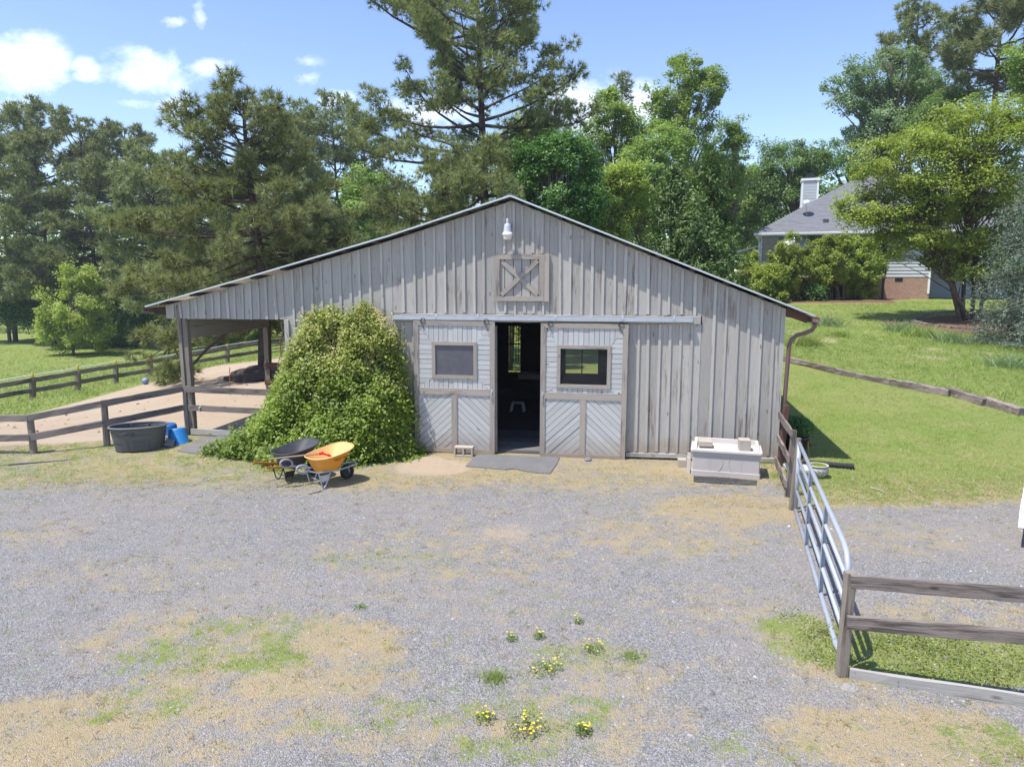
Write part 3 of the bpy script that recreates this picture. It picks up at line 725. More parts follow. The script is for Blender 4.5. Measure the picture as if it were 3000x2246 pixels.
grav = t.ramp(vc.outputs[0], [(0., (.15, .144, .142)), (.35, (.235, .226, .222)), (.8, (.325, .314, .306)), (1., (.45, .44, .425))])
vc2 = t.node('ShaderNodeSeparateColor'); t.l.new(vg2.outputs['Color'], vc2.inputs[0])
grav = t.mix(t.ramp(vc2.outputs[1], [(.90, 0.), (.93, .7)]), grav, (.17, .17, .18))
gb = t.noise(pos, .55, 5, .6)
grav = t.mix(t.ramp(gb, [(.40, 0.), (.66, .55)]), grav, (.34, .305, .27))
grav = t.mix(t.ramp(t.noise(pos, 3.1, 6, .7), [(.52, 0.), (.72, .4)]), grav, (.15, .15, .16))
dryc = t.mix(t.noise(pos, 26., 5, .7), (.26, .20, .12), (.62, .48, .29))
dryc = t.mix(t.noise(pos, 2.2, 4), dryc, t.mix(t.noise(pos, 30., 4), (.25, .215, .13), (.45, .385, .25)))
gn = t.noise(t.mapping(pos, (1, 1, 1)), 24., 6, .72)
grc = t.mix(gn, (.10, .14, .03), (.31, .39, .10))
grc = t.mix(t.ramp(t.noise(pos, .8, 5, .6), [(.42, 0.), (.7, .65)]), grc, t.mix(gn, (.19, .18, .06), (.45, .43, .19)))
sandc = t.mix(t.noise(pos, 9., 6, .7), (.36, .265, .18), (.58, .465, .34))
sandc = t.mix(t.ramp(t.noise(pos, .5, 3), [(.4, 0.), (.7, .6)]), sandc, (.52, .44, .345))
mulc = t.mix(t.noise(pos, 22., 5, .75), (.07, .042, .03), (.34, .20, .13))
fineN = t.noise(pos, 34., 4, .75)
def msk2(w, sc, amp, k, fa):
    v = t.math('ADD', w, t.math('ADD', t.math('MULTIPLY', t.math('SUBTRACT', t.noise(pos, sc, 7, .74), .5), amp), t.math('MULTIPLY', t.math('SUBTRACT', fineN, .5), fa)))
    return t.math('ADD', t.math('MULTIPLY', t.math('SUBTRACT', v, .5), k), .5, clamp=True)
c = t.mix(msk2(sp3.outputs[1], 3.4, 2.1, 3.0, 1.7), grav, dryc)
c = t.mix(msk2(sp3.outputs[0], 4.2, 2.0, 3.2, 1.5), c, grc)
c = t.mix(msk2(sp3.outputs[2], 2.2, 1.1, 3., .7), c, sandc)
c = t.mix(msk(at.outputs['Alpha'], 3., .5, 7), c, mulc)
t.inp(bs.inputs['Base Color'], c); bs.inputs['Roughness'].default_value = .95; bs.inputs['Specular IOR Level'].default_value = .1
hgt = t.math('ADD', t.math('MULTIPLY', vg.outputs['Distance'], -1.), t.math('MULTIPLY', t.noise(pos, 14., 5, .7), 1.3))
t.inp(bs.inputs['Normal'], t.bump(hgt, .75, .02))
def region(x, y):
    """0 yard 1 lawn 2 paddock 3 pasture 4 bank/garden 5 mulch"""
    return None
nyy, nxx = GX.shape
FX = (GX[:-1, :-1] + GX[1:, 1:]) / 2; FY = (GY[:-1, :-1] + GY[1:, 1:]) / 2
fw = weights(FX, FY)
flx = [GT(*p) for p in ((-700, 1290), (-60, 1197), (95.6, 1171), (228, 1146), (339, 1125), (440, 1107), (666, 1066), (830, 1045), (1000, 1030))]
FYL = np.interp(FX, [p.x for p in flx], [p.y for p in flx])
reg = np.zeros(FX.shape, int)
reg[(FX > 4.1) & (FY > 9.4)] = 1
reg[FY > 20] = 1
reg[(fw[2] > .5) & (FX < -3)] = 2
reg[(FY > FYL) & (FX < -1)] = 3
reg[(fw[3] > .5)] = 4
NAMES = ['gravel_yard', 'lawn', 'dirt_paddock', 'pasture', 'mulch_bed']
idx = np.arange(nyy * nxx).reshape(nyy, nxx)
quads = np.stack([idx[:-1, :-1], idx[:-1, 1:], idx[1:, 1:], idx[1:, :-1]], -1).reshape(-1, 4); regf = reg.ravel()
allv = np.stack([GX, GY, GZ], -1).reshape(-1, 3); allc = np.stack([gw[0], gw[1], gw[2], gw[3]], -1).reshape(-1, 4)
for k, nm in enumerate(NAMES):
    q = quads[regf == k]
    if not len(q): continue
    u, inv = np.unique(q, return_inverse=True); inv = inv.reshape(-1, 4)
    me = bpy.data.meshes.new(nm); me.vertices.add(len(u)); me.vertices.foreach_set('co', allv[u].astype(np.float32).ravel())
    me.loops.add(inv.size); me.loops.foreach_set('vertex_index', inv.ravel().astype(np.int32))
    me.polygons.add(len(inv)); me.polygons.foreach_set('loop_start', np.arange(0, inv.size, 4, dtype=np.int32)); me.polygons.foreach_set('loop_total', np.full(len(inv), 4, np.int32))
    me.update(calc_edges=True); me.polygons.foreach_set('use_smooth', [True] * len(inv))
    a = me.attributes.new('gm', 'FLOAT_COLOR', 'POINT'); a.data.foreach_set('color', allc[u].astype(np.float32).ravel())
    o = bpy.data.objects.new(nm, me); COL.objects.link(o); me.materials.append(mg); o['kind'] = 'structure'

# ------------------------------------------------------------------ GROUND COVER
L_GRASS = leafmat('grass_blade', (.12, .17, .04), (.28, .36, .09), (.42, .46, .17), .42)
L_DRY = leafmat('dry_blade', (.27, .20, .09), (.46, .36, .19), (.60, .50, .30), .25)
L_WEED = leafmat('weed_leaf', (.08, .13, .025), (.19, .25, .05), (.30, .33, .07), .3)
def scatter(n, x0, x1, y0, y1, wf, power=1.):
    X = rng.uniform(x0, x1, n); Y = rng.uniform(y0, y1, n); w = wf(X, Y); k = rng.random(n) < np.clip(w, 0, 1) ** power
    X, Y = X[k], Y[k]
    in_barn = (lambda u, v: (u > -6.6) & (u < 4.62) & (v > -.02) & (v < 7.5))
    u = X * AX.x + (Y - BD) * AX.y; v = X * AN.x + (Y - BD) * AN.y
    ok = ~((u > -1.8) & (u < 4.6) & (v > -.06) & (v < 7.5)) & ~((u > -4.3) & (u < 0) & (v > -.06) & (v < 7.5))
    X, Y = X[ok], Y[ok]; return np.stack([X, Y, zg(X, Y)], 1)
def clump(P, k, r):
    Q = np.repeat(P, k, 0); Q[:, :2] += rng.normal(size=(len(Q), 2)) * r; Q[:, 2] = zg(Q[:, 0], Q[:, 1]) - .003; return Q
def pn(X, Y, s, o=0): return .5 + .5 * np.sin(X * s + 1.7 * np.sin(Y * s * .8 + o)) * np.cos(Y * s * 1.1 + o + 1.3 * np.sin(X * s * .6))
# lawn right
P = scatter(46000, 4.2, 15, 9.3, 24, lambda X, Y: (weights(X, Y)[0] > .35) * (.5 + .5 * pn(X, Y, 2.)) * np.clip(1.25 - .045 * (Y - 9), .3, 1))
Q = clump(P, 3, .03); npmesh('lawn_grass', blades(Q, .038, .008, .8), 3, L_GRASS, kind='stuff')
P = scatter(24000, 4.2, 14, 9.1, 14, lambda X, Y: (weights(X, Y)[1] > .4) * .5 * (1 - sst(10, 14, Y)))
Q = clump(P, 3, .03); npmesh('lawn_straw', blades(Q, .03, .007, 1.2), 3, L_DRY, kind='stuff')
# bank beyond the timber: longer grass
TL = [GT(2318, 1060), GT(2600, 1118), GT(3000, 1210)]
def bankw(X, Y):
    ty = np.interp(X, [TL[2].x, TL[1].x, TL[0].x][::-1] if TL[2].x < TL[0].x else [TL[0].x, TL[1].x, TL[2].x], [TL[2].y, TL[1].y, TL[0].y][::-1] if TL[2].x < TL[0].x else [TL[0].y, TL[1].y, TL[2].y])
    w = weights(X, Y); return (Y > ty + .25) * (w[0] > .3) * (w[2] < .35 + .3 * pn(X, Y, 3.)) * (.35 + .65 * pn(X, Y, 1.1, 2)) * (1 - .6 * sst(24, 30, Y))
P = scatter(52000, 6.5, 24, 14, 36, bankw); Q = clump(P, 4, .05)
npmesh('bank_grass', blades(Q, .085, .014, .9), 3, L_GRASS, kind='stuff')
# pasture and verge on the left
P = scatter(90000, -45, -2, 20, 60, lambda X, Y: (weights(X, Y)[0] > .8) * np.clip(1.6 - .025 * Y, .2, 1) * (.5 + .5 * pn(X, Y, .6)))
Q = clump(P, 2, .08); npmesh('pasture_grass', blades(Q, .12, .035, 1.0), 3, L_GRASS, kind='stuff')
# yard verge
def vg_(X, Y): return (Y < 13.8) * (X < 4.3)
P = scatter(42000, -11, 4.3, 9.4, 13.7, lambda X, Y: vg_(X, Y) * (weights(X, Y)[1] - weights(X, Y)[2] * 1.2) * (.25 + .75 * pn(X, Y, 2.4, 1)) * .8)
Q = clump(P, 3, .03); npmesh('verge_straw', blades(Q, .028, .006, 1.3), 3, L_DRY, kind='stuff')
P = scatter(42000, -11, 4.3, 9.6, 13.7, lambda X, Y: vg_(X, Y) * np.clip(weights(X, Y)[0] - .15, 0, 1) * (pn(X, Y, 3.3, .4) > .45) * 1.2)
Q = clump(P, 4, .03); npmesh('verge_grass', blades(Q, .035, .007, .8), 3, L_GRASS, kind='stuff')
# patches in the gravel
inyard = lambda X, Y: (X < 4.6) & (Y < 10.9)
def patch(i, thr, k): return lambda X, Y: np.clip(weights(X, Y)[i] - thr, 0, 1) * k * (.2 + .8 * (pn(X * 2.1, Y * 2.1, 1.9, i) * pn(X, Y, 7.1, i + 1) + .25))
P = scatter(60000, -8, 8, 3.2, 10.8, patch(1, .25, .8)); Q = clump(P, 4, .06); npmesh('straw_patches', blades(Q, .026, .0045, 1.5), 3, L_DRY, kind='stuff')
P = scatter(36000, -8, 8, 3.2, 10.8, patch(0, .25, .75)); Q = clump(P, 8, .028); npmesh('grass_patches', blades(Q, .026, .006, 1.0), 3, L_GRASS, kind='stuff')
P = scatter(9000, -7, 8, 3.2, 9.5, patch(0, .25, .7)); Q = clump(P, 10, .03); Q[:, 2] += rng.random(len(Q)) * .02
npmesh('creeping_weeds', leaves(Q, .016, up=1.2), 4, L_WEED, kind='stuff')
# dense low growth right of the gate, under the near rails
P = scatter(5200, 2.5, 7.5, 5.0, 7.4, lambda X, Y: np.clip(weights(X, Y)[0] - .3, 0, .6) * (.25 + 1.5 * pn(X, Y, 3.1, .7))); Q = clump(P, 14, .05); Q[:, 2] += rng.random(len(Q)) ** 1.5 * .085
npmesh('clover', leaves(Q, .022, up=1.), 4, L_WEED, kind='stuff')
P = scatter(1500, 2.5, 7.5, 5.0, 7.2, lambda X, Y: (weights(X, Y)[0] > .5) * 1.)[:260]; P[:, 2] += .06 + .04 * rng.random(len(P))
M_YFL = plain('yellow_petal', (.85, .66, .02), .6, 0, 3, .05)
npmesh('tiny_yellow_flowers', leaves(P, .010, up=2.), 4, M_YFL, kind='stuff')
# loose tufts dotted over the gravel
P = scatter(2600, -8, 8, 3.2, 11.0, lambda X, Y: .25 + 1.1 * weights(X, Y)[0]); Q = clump(P, 9, .022); npmesh('gravel_tufts', blades(Q, .024, .006, .9), 3, L_WEED, kind='stuff')
P = scatter(1500, -8, 8, 3.2, 11.0, lambda X, Y: .25 + weights(X, Y)[1]); Q = clump(P, 14, .03); npmesh('dead_tufts', blades(Q, .028, .006, 1.3), 3, leafmat('dead_tuft', (.16, .12, .04), (.34, .27, .10), (.45, .40, .16), .3), kind='stuff')
P = scatter(9000, -8, 8, 3.1, 11.0, lambda X, Y: .35 + .6 * weights(X, Y)[1]); P[:, 2] += .004; npmesh('straw_flecks', leaves(P, .035, None, .08, 4.), 4, L_DRY, kind='stuff')
# loose stones
def stones(n, x0, x1, y0, y1, smin, smax, wf, name, m):
    P = scatter(n, x0, x1, y0, y1, wf); n = len(P); s = (smin + (smax - smin) * rng.random(n) ** 2.5)
    base = np.array([(1, 0, 0), (-1, 0, 0), (0, 1, 0), (0, -1, 0), (0, 0, 1), (0, 0, -.5)], float)
    F = np.array([(0, 2, 4), (2, 1, 4), (1, 3, 4), (3, 0, 4)])
    V = base[None] * s[:, None, None] * (.6 + .8 * rng.random((n, 6, 1))) * np.array([1, 1, .7])
    a = rng.random(n) * 6.3; c_, s_ = np.cos(a), np.sin(a); V = np.stack([V[..., 0] * c_[:, None] - V[..., 1] * s_[:, None], V[..., 0] * s_[:, None] + V[..., 1] * c_[:, None], V[..., 2]], -1) + P[:, None]
    T = V[:, F].reshape(-1, 3); npmesh(name, T, 3, m, rndv=np.repeat(rng.random(n), 4), kind='stuff')
mst, ts, bst = newmat('gravel_stone'); an_ = ts.node('ShaderNodeAttribute', attribute_name='rnd').outputs['Fac']
ts.inp(bst.inputs['Base Color'], ts.ramp(an_, [(0, (.13, .125, .122)), (.4, (.22, .212, .208)), (.9, (.32, .31, .302)), (1, (.43, .42, .40))])); bst.inputs['Roughness'].default_value = .9
stones(42000, -6.5, 6.5, 3.1, 7.2, .004, .013, lambda X, Y: (1 - .75 * weights(X, Y)[1]) * (abs(X) < Y * .78 + .4), 'gravel_stones', mst)
stones(16000, -9, 9, 7.2, 11, .006, .016, lambda X, Y: (1 - .75 * weights(X, Y)[1]) * .9, 'gravel_stones_far', mst)
stones(700, -6, 6, 3.2, 10, .012, .03, lambda X, Y: .6, 'larger_stones', mst)
# clods on the sand
mcl = plain('clod', (.12, .08, .055), 1.)
P = []
stones(110, -13, -4.6, 13.6, 21, .012, .05, lambda X, Y: (weights(X, Y)[2] > .5) * 1., 'dirt_clods', mcl)

# ------------------------------------------------------------------ FENCES
def wpt(px, py, Y): return ZY(px, py, Y)
# left yard fence of round posts and rails up to the shed post
f1 = thing('rail_fence', 'two-rail wooden fence with round posts left of the shed, beside the stock tank', 'fence', tuple(GT(313, 1304)))
o0 = f1.location.copy()
pP = [GT(-210, 1322), GT(100, 1327), GT(314, 1305)]
tops = [1212, 1216, 1171]; lean = [-.02, -.04, -.03]
for p, ty, px_, ln in zip(pP, tops, (-222, 87, 304), lean):
    tp = wpt(px_, ty, p.y); logpost('post', f1, p - Vector((0, 0, .1)), tp, .058, M_POST, o0)
pe = B2W(-6.42, -.02, 0)
def railz(p, py): r = ray(1500, py); return CAMH + r.z * p.y / r.y
top_l = [1222, 1222, 1181]; low_l = [1281, 1279, 1238]
ptsT = [Vector((p.x, p.y - .07, railz(p, y) - .0)) for p, y in zip(pP, top_l)] + [Vector((pe.x, pe.y, 1.03))]
ptsL = [Vector((p.x, p.y - .07, railz(p, y) - .0)) for p, y in zip(pP, low_l)] + [Vector((pe.x, pe.y, .665))]
for q in (ptsT, ptsL):
    for a, b in zip(q, q[1:]): beam('rail', f1, a, b, .04, .115, M_RAIL, .006, origin=o0)
# far paddock fence
f2 = thing('paddock_fence', 'long two-rail dark wooden fence with white tape between sand paddock and pasture', 'fence', tuple(GT(228, 1146)))
o0 = f2.location.copy()
posts = [(-260, 1232), (-75, 1199), (95.6, 1169), (228, 1144), (339, 1123), (440, 1104), (552, 1083), (666, 1062), (775, 1043)]
hts = [66, 63, 61, 58, 55, 48, 45, 44, 42]
B = [GT(*p) for p in posts]; T = [ZY(p[0], p[1] - h, b.y) for p, h, b in zip(posts, hts, B)]
for b, tt in zip(B, T): beam('post', f2, b - Vector((0, 0, .15)), tt, .17, .17, M_POST, .006, origin=o0)
for k in (.93, .42):
    for i in range(len(B) - 1):
        a = B[i].lerp(T[i], k) + Vector((0, -.1, 0)); b = B[i + 1].lerp(T[i + 1], k) + Vector((0, -.1, 0)); beam('rail', f2, a, b, .05, .17, M_RAIL, .012, origin=o0)
mb = MB(); pts = []
for i in range(len(B)):
    q = B[i].lerp(T[i], 1.17); pts.append(q - o0)
    if i < len(B) - 1: pts.append((q + B[i + 1].lerp(T[i + 1], 1.17)) / 2 - o0 - Vector((0, 0, .02)))
mb.tube(pts, .017, 4); obj('electric_tape', mb, M_ROPE, f2)
for i in range(1, len(B)):
    q = B[i].lerp(T[i], 1.1) - o0; obj('insulator', MB().box(q.x - .025, q.x + .025, q.y - .03, q.y + .03, q.z - .12, q.z + .12), M_YINS, f2)
# pipe gate at the end of that fence
g0, g1 = B[-1] + Vector((.3, .0, 0)), GT(905, 1030)
gt = thing('pipe_gate', 'distant dark pipe gate seen through the open shed at the end of the paddock fence', 'gate', tuple(g0)); hh = (T[-1] - B[-1]).z * 1.05
for k in (.25, .45, .65, .85, 1.05):
    obj('rail', MB().tube([Vector((0, 0, hh * k)), g1 - g0 + Vector((0, 0, hh * k))], .028, 6), M_BLACK, gt)
for s_ in (0., .28, 1.): q = (g1 - g0) * s_; obj('upright', MB().tube([q, q + Vector((0, 0, hh * 1.07))], .035, 6), M_RUST, gt)
# near right fence, with the ground board
pb = G(2476, 1992); f3 = thing('board_fence', 'weathered two-board fence with a ground board at the near right corner', 'fence', tuple(pb)); o0 = pb.copy()
e0, e1 = G(2495, 1958), G(3000, 2035); dr_ = (e1 - e0).normalized(); nrm = Vector((dr_.y, -dr_.x, 0))
bt = ZY(2499, 1682, pb.y + .03)
beam('post', f3, pb + Vector((0, .06, -.1)), bt + Vector((.0, .05, 0)), .075, .07, M_POST, .003, origin=o0, roll=math.pi / 2, seg=8)
def onf(px, py):  # point in the vertical plane of this fence
    r = ray(px, py); n = nrm; q = pb + Vector((0, -.01, 0)); C0 = Vector((0, 0, CAMH)); tt = (q - C0).dot(n) / r.dot(n); return C0 + r * tt
for (ya, yb_, hgt_, xa) in ((1702, 1745, .105, 2492), (1822, 1867, .105, 2482)):
    a = onf(xa, ya); b = onf(3000, yb_); b = a + (b - a) * 1.9
    beam('board', f3, a, b, .032, hgt_, M_RAIL, .0035, origin=o0, seg=14)
a = onf(2500, 1974) + Vector((0, .06, 0)); b = onf(3000, 2043) + Vector((0, .06, 0)); a.z = .035; b.z = .04; b = a + (b - a) * 1.9
beam('ground_board', f3, a, b, .035, .10, M_GREYBD, .003, origin=o0, seg=14)
b2 = pb + dr_ * 2.6; beam('post', f3, b2 + Vector((0, .06, -.1)), b2 + Vector((.0, .06, .86)), .10, .115, M_POST, .003, origin=o0, roll=math.pi / 2)
ft = thing('concrete_footing', 'lump of pale concrete round the foot of the near gate post', 'concrete', tuple(G(2478, 2012)))
def blob(name, m, par, r, seed, c=(0, 0, 0), sq=.35, n=12):
    q = random.Random(seed); rings = []
    for i in range(6):
        a = math.pi / 2 * i / 5; rr = math.cos(a); rings.append([(c[0] + r * max(rr, .02) * math.cos(2 * math.pi * k / n) * q.uniform(.75, 1.15), c[1] + r * .75 * max(rr, .02) * math.sin(2 * math.pi * k / n) * q.uniform(.75, 1.15), c[2] + r * sq * math.sin(a) * q.uniform(.8, 1.1)) for k in range(n)])
    return obj(name, MB().loft(rings, cap1=True), m, par)
M_ROUGHC = plain('rough_concrete', (.29, .275, .25), 1., 0, 25, .35, bump=1., bs_=60, dirt=(.2, .17, .13)); blob('lump', M_ROUGHC, ft, .085, 3, (.03, -.015, -.005), .5, 14); blob('lump', M_ROUGHC, ft, .06, 4, (-.085, .035, -.005), .5, 11)
# gate fence near the barn corner
gp = G(2318, 1494); f4 = thing('gate_side_fence', 'short three-board fence running from the barn corner to the metal gate', 'fence', tuple(gp)); o0 = gp.copy()
def ptv(px, pt, pb_, name, w, m, lean=0, base=None):
    b = G(*pb_) if base is None else base; tt = ZY(px, pt, b.y); return b, tt
b, tt = ptv(2341, 1283, (2317, 1492), 'post', .07, M_POST); logpost('post', f4, b - Vector((0, 0, .05)), tt, .036, M_POST, o0)
b, tt = ptv(2326, 1260, (2306, 1455), 'post', .07, M_POST); beam('post', f4, b - Vector((0, 0, .05)), tt, .05, .075, M_POST, .003, origin=o0)
cb = B2W(4.60, -.22, 0); beam('post', f4, Vector((cb.x - .02, cb.y, -.05)), Vector((cb.x + .03, cb.y, 1.06)), .085, .085, M_RAILR, .003, origin=o0)
fb = G(2304, 1456)
for (x0, y0, x1, y1, h) in ((2291, 1215, 2319, 1268, .115), (2286, 1281, 2311, 1344, .115), (2280, 1345, 2303, 1418, .11)):
    a = ZY(x0 - 8, y0, cb.y + .03); b = ZY(x1, y1, fb.y - .04); beam('board', f4, a, b, .03, h, M_RAIL, .005, origin=o0, seg=8)
M_CHAIN = M_RUST
mb = MB(); q0 = ZY(2315, 1335, 9.45) - o0; mb.tube([q0, q0 + Vector((.05, -.03, -.03)), q0 + Vector((.10, -.05, .0)), q0 + Vector((.12, -.12, -.05))], .007, 5); obj('chain', mb, M_CHAIN, f4)
# galvanised gate, open
ga = G(2330, 1500); gb_ = G(2468, 1965); gd = (gb_ - ga); gL = gd.length; gdir = gd.normalized()
gate = thing('metal_gate', 'galvanised five-rail tube farm gate standing open beside the near fence post', 'gate', (ga.x, ga.y, 0), math.atan2(gdir.y, gdir.x))
HT_ = .955; zb_ = .035
def hz(px, py):
    r = ray(px, py); n = Vector((gdir.y, -gdir.x, 0)); C0 = Vector((0, 0, CAMH)); tt = (ga - C0).dot(n) / r.dot(n); q = C0 + r * tt; return (q - ga).dot(gdir), q.z
r_ = .0235
gl = gL - .06
fr_ = [(.0, 0, HT_), (gl - .30, 0, HT_), (gl - .13, 0, HT_ - .02), (gl - .03, 0, HT_ - .09), (gl, 0, HT_ - .22), (gl, 0, .24), (gl - .03, 0, .12), (gl - .15, 0, zb_ + .03), (gl - .32, 0, zb_), (0, 0, zb_)]
obj('outer_tube', MB().tube(fr_, r_, 12, cap=True), M_GATE, gate, smooth=True)
obj('hinge_upright', MB().tube([(0, 0, zb_ - .02), (0, 0, HT_ + .0)], .027, 12), M_GATE, gate, smooth=True)
for z in (.745, .545, .30): obj('rail', MB().tube([(0, 0, z), (gl, 0, z)], .019, 10), M_GATE, gate, smooth=True)
for s_ in (.345, .67): obj('upright', MB().box(gl * s_ - .022, gl * s_ + .022, -.026, -.019, zb_, HT_).box(gl * s_ - .022, gl * s_ - .018, -.026, .02, zb_, HT_), M_GATE, gate)

# ------------------------------------------------------------------ timbers edging the bank
tb = thing('timber_edging', 'row of old split landscape timbers along the foot of the bank', 'timber', tuple(GT(2600, 1118))); o0 = tb.location.copy()
for (x0, y0, x1, y1, w, h) in ((2290, 1048, 2452, 1086, .17, .15), (2450, 1087, 2612, 1119, .19, .17), (2610, 1119, 2782, 1152, .21, .20), (2778, 1146, 2890, 1180, .25, .24), (2885, 1175, 2998, 1208, .25, .24)):
    a = GT(x0, y0, .07); b = GT(x1, y1, .07); beam('timber', tb, a, b, w * .8, h * .8, M_TIMBER, .014, origin=o0, seg=12)
# ------------------------------------------------------------------ YARD OBJECTS
def mesh_text(o):
    bpy.context.view_layer.update()
    me = bpy.data.meshes.new_from_object(o.evaluated_get(bpy.context.evaluated_depsgraph_get())); n = bpy.data.objects.new(o.name, me); COL.objects.link(n); n.parent = o.parent; n.matrix_local = o.matrix_local.copy(); n['kind'] = 'stuff'
    nm = o.name; bpy.data.objects.remove(o); n.name = nm
def superell(cx, cy, a, b, z, n=36, e=2.6):
    out = []
    for k in range(n):
        t_ = 2 * math.pi * k / n; c_, s_ = math.cos(t_), math.sin(t_)
        out.append((cx + a * math.copysign(abs(c_) ** (2 / e), c_), cy + b * math.copysign(abs(s_) ** (2 / e), s_), z))
    return out
def wheelbarrow(name, label, loc, rz, mtray, mtrayin, frame, long_handles, text):
    w = thing(name, label, 'wheelbarrow', loc, rz, 'wheelbarrows parked by the vine'); w.scale = (.87, .96, .87)
    # tray: x forward
    def ring(f, z0, z1, off=0.):   # f 0 bottom..1 rim
        n = 40; pts = []
        xa = .44 + (.30 - .44) * f; xb = .82 + (1.12 - .82) * f; hwb = .17 + (.285 - .17) * f
        for k in range(n):
            t_ = 2 * math.pi * k / n; c_, s_ = math.cos(t_), math.sin(t_)
            x = (xa + xb) / 2 + ((xb - xa) / 2 - off) * math.copysign(abs(c_) ** .62, c_)
            wd = hwb - off; tap = 1 - .12 * max(0, -c_) + .0 * c_
            y = wd * tap * math.copysign(abs(s_) ** .7, s_)
            q = max(0., (x - xa) / (xb - xa)); z = z0 + (z1 - z0) * 0 + f * (.265 + .13 * (q ** 1.6)); pts.append((x, y, z))
        return pts
    zb = .255 if not long_handles else .27
    outer = MB().loft([ring(f, zb, 0) for f in (0, .1, .35, .65, .9, .985)], cap0=True)
    tray = obj('tray', outer, mtray, w, smooth=True)
    inner = MB().loft([[(p[0], p[1], p[2] + (.008 if f < .05 else 0)) for p in ring(f, zb, 0, .008)] for f in (.985, .9, .65, .35, .1, .0)], cap1=True)
    obj('tray_inside', inner, mtrayin, tray, smooth=True)
    rim = ring(1.0, zb, 0, -.004); obj('rim', MB().tube([(p[0], p[1], p[2] - .004) for p in rim], .0115, 6, closed=True), mtrayin if not long_handles else mtray, tray, smooth=True)
    fr = MB()
    for s_ in (-1, 1):
        if long_handles:
            obj('handle', MB().bar((.03, s_ * .21, .37), (.78, s_ * .14, .22), .032, .036), M_ORANGE, w)
            fr.tube([(.55, s_ * .18, .24), (.95, s_ * .10, .19), (1.16, s_ * .055, .13)], .012, 6)
        else:
            fr.tube([(.12, s_ * .24, .375), (.35, s_ * .21, .29), (.8, s_ * .155, .245), (1.22, s_ * .09, .265)], .014, 8)
            lp = []
            for k in range(20):
                a = 2 * math.pi * k / 20; lp.append((.03 + .112 * math.cos(a), s_ * (.25 + .02 * 0), .425 + .070 * math.sin(a) - .02 * math.cos(a)))
            obj('handle', MB().tube(lp, .017, 8, closed=True), M_GREYPL, w, smooth=True)
        fr.tube([(.36, s_ * .20, .27), (.42, s_ * .19, .03), (.46, s_ * .18, .0), (.50, s_ * .18, .03), (.60, s_ * .175, .24)], .011, 8)
    fr.tube([(.46, -.18, .10), (.46, .18, .10)], .008, 6)
    fr.box(.40, .56, -.19, -.183, .11, .22)
    if not long_handles: fr.tube([(1.22, -.09, .265), (1.24, 0, .27), (1.22, .09, .265)], .014, 8)
    for s_ in (-1, 1): fr.tube([(1.0, s_ * .125, .25 if not long_handles else .18), (1.06, s_ * .07, .135)], .010, 6)
    obj('frame', fr, frame, w)
    wh = obj('wheel', MB().add([(0, 0, 0)], []), None, w); wh.data.clear_geometry()
    mb = MB(); cx_, cz_ = 1.06, .135; n = 28; prof = [(.085, -.03), (.115, -.04), (.132, -.025), (.137, 0), (.132, .025), (.115, .04), (.085, .03)]
    mb.loft([[(cx_ + r_ * math.cos(2 * math.pi * k / n), y, cz_ + r_ * math.sin(2 * math.pi * k / n)) for k in range(n)] for r_, y in prof])
    wh.data.from_pydata(mb.v, [], mb.f); addmat(wh, M_BLACK); wh.data.polygons.foreach_set('use_smooth', [True] * len(wh.data.polygons))
    mb = MB(); mb.loft([[(cx_ + r_ * math.cos(2 * math.pi * k / n), y, cz_ + r_ * math.sin(2 * math.pi * k / n)) for k in range(n)] for r_, y in [(.02, -.045), (.03, -.02), (.086, -.02), (.086, .02), (.03, .02), (.02, .045)]], cap0=True, cap1=True)
    obj('rim_plate', mb, M_RUBBER, wh)
    if text:
        cu = bpy.data.curves.new('lettering', 'FONT'); cu.body = text; cu.size = .062; cu.extrude = .001; cu.align_x = 'CENTER'; cu.shear = .25
        to = bpy.data.objects.new('lettering', cu); COL.objects.link(to); to.parent = tray; to.data.materials.append(M_BLACK)
        # right hand side wall of the tray, facing the camera
        ax_ = Vector((1, 0.0, .12)).normalized(); upv = Vector((.05, -.37, .93)).normalized(); nz_ = ax_.cross(upv).normalized(); upv = nz_.cross(ax_)
        Mx = Matrix((ax_, upv, nz_)).transposed().to_4x4(); Mx.translation = Vector((.80, -.268, zb + .215)); to.matrix_local = Mx; mesh_text(to)
    return w
hy = G(869, 1372, .42); yaw = math.atan2(.72, .70)
d_ = Vector((math.cos(yaw), math.sin(yaw), 0))
wy = wheelbarrow('wheelbarrow', 'yellow wheelbarrow with a red-headed tool lying in its tray', (hy.x - d_.x * .02 - .13, hy.y - d_.y * .02 + .30, 0), yaw, M_YEL, M_YELIN, M_GALV, False, 'TRUE TEMPER')
hb_ = G(759, 1369, .42)
wb = wheelbarrow('wheelbarrow', 'black wheelbarrow with orange wooden handles behind the yellow one', (hb_.x + d_.x * .16 - .30, hb_.y + d_.y * .16 + .36, 0), yaw - .02, M_BLKTRAY, M_BLKTRAY, M_BLACK, True, None)
wb.location.x -= .0
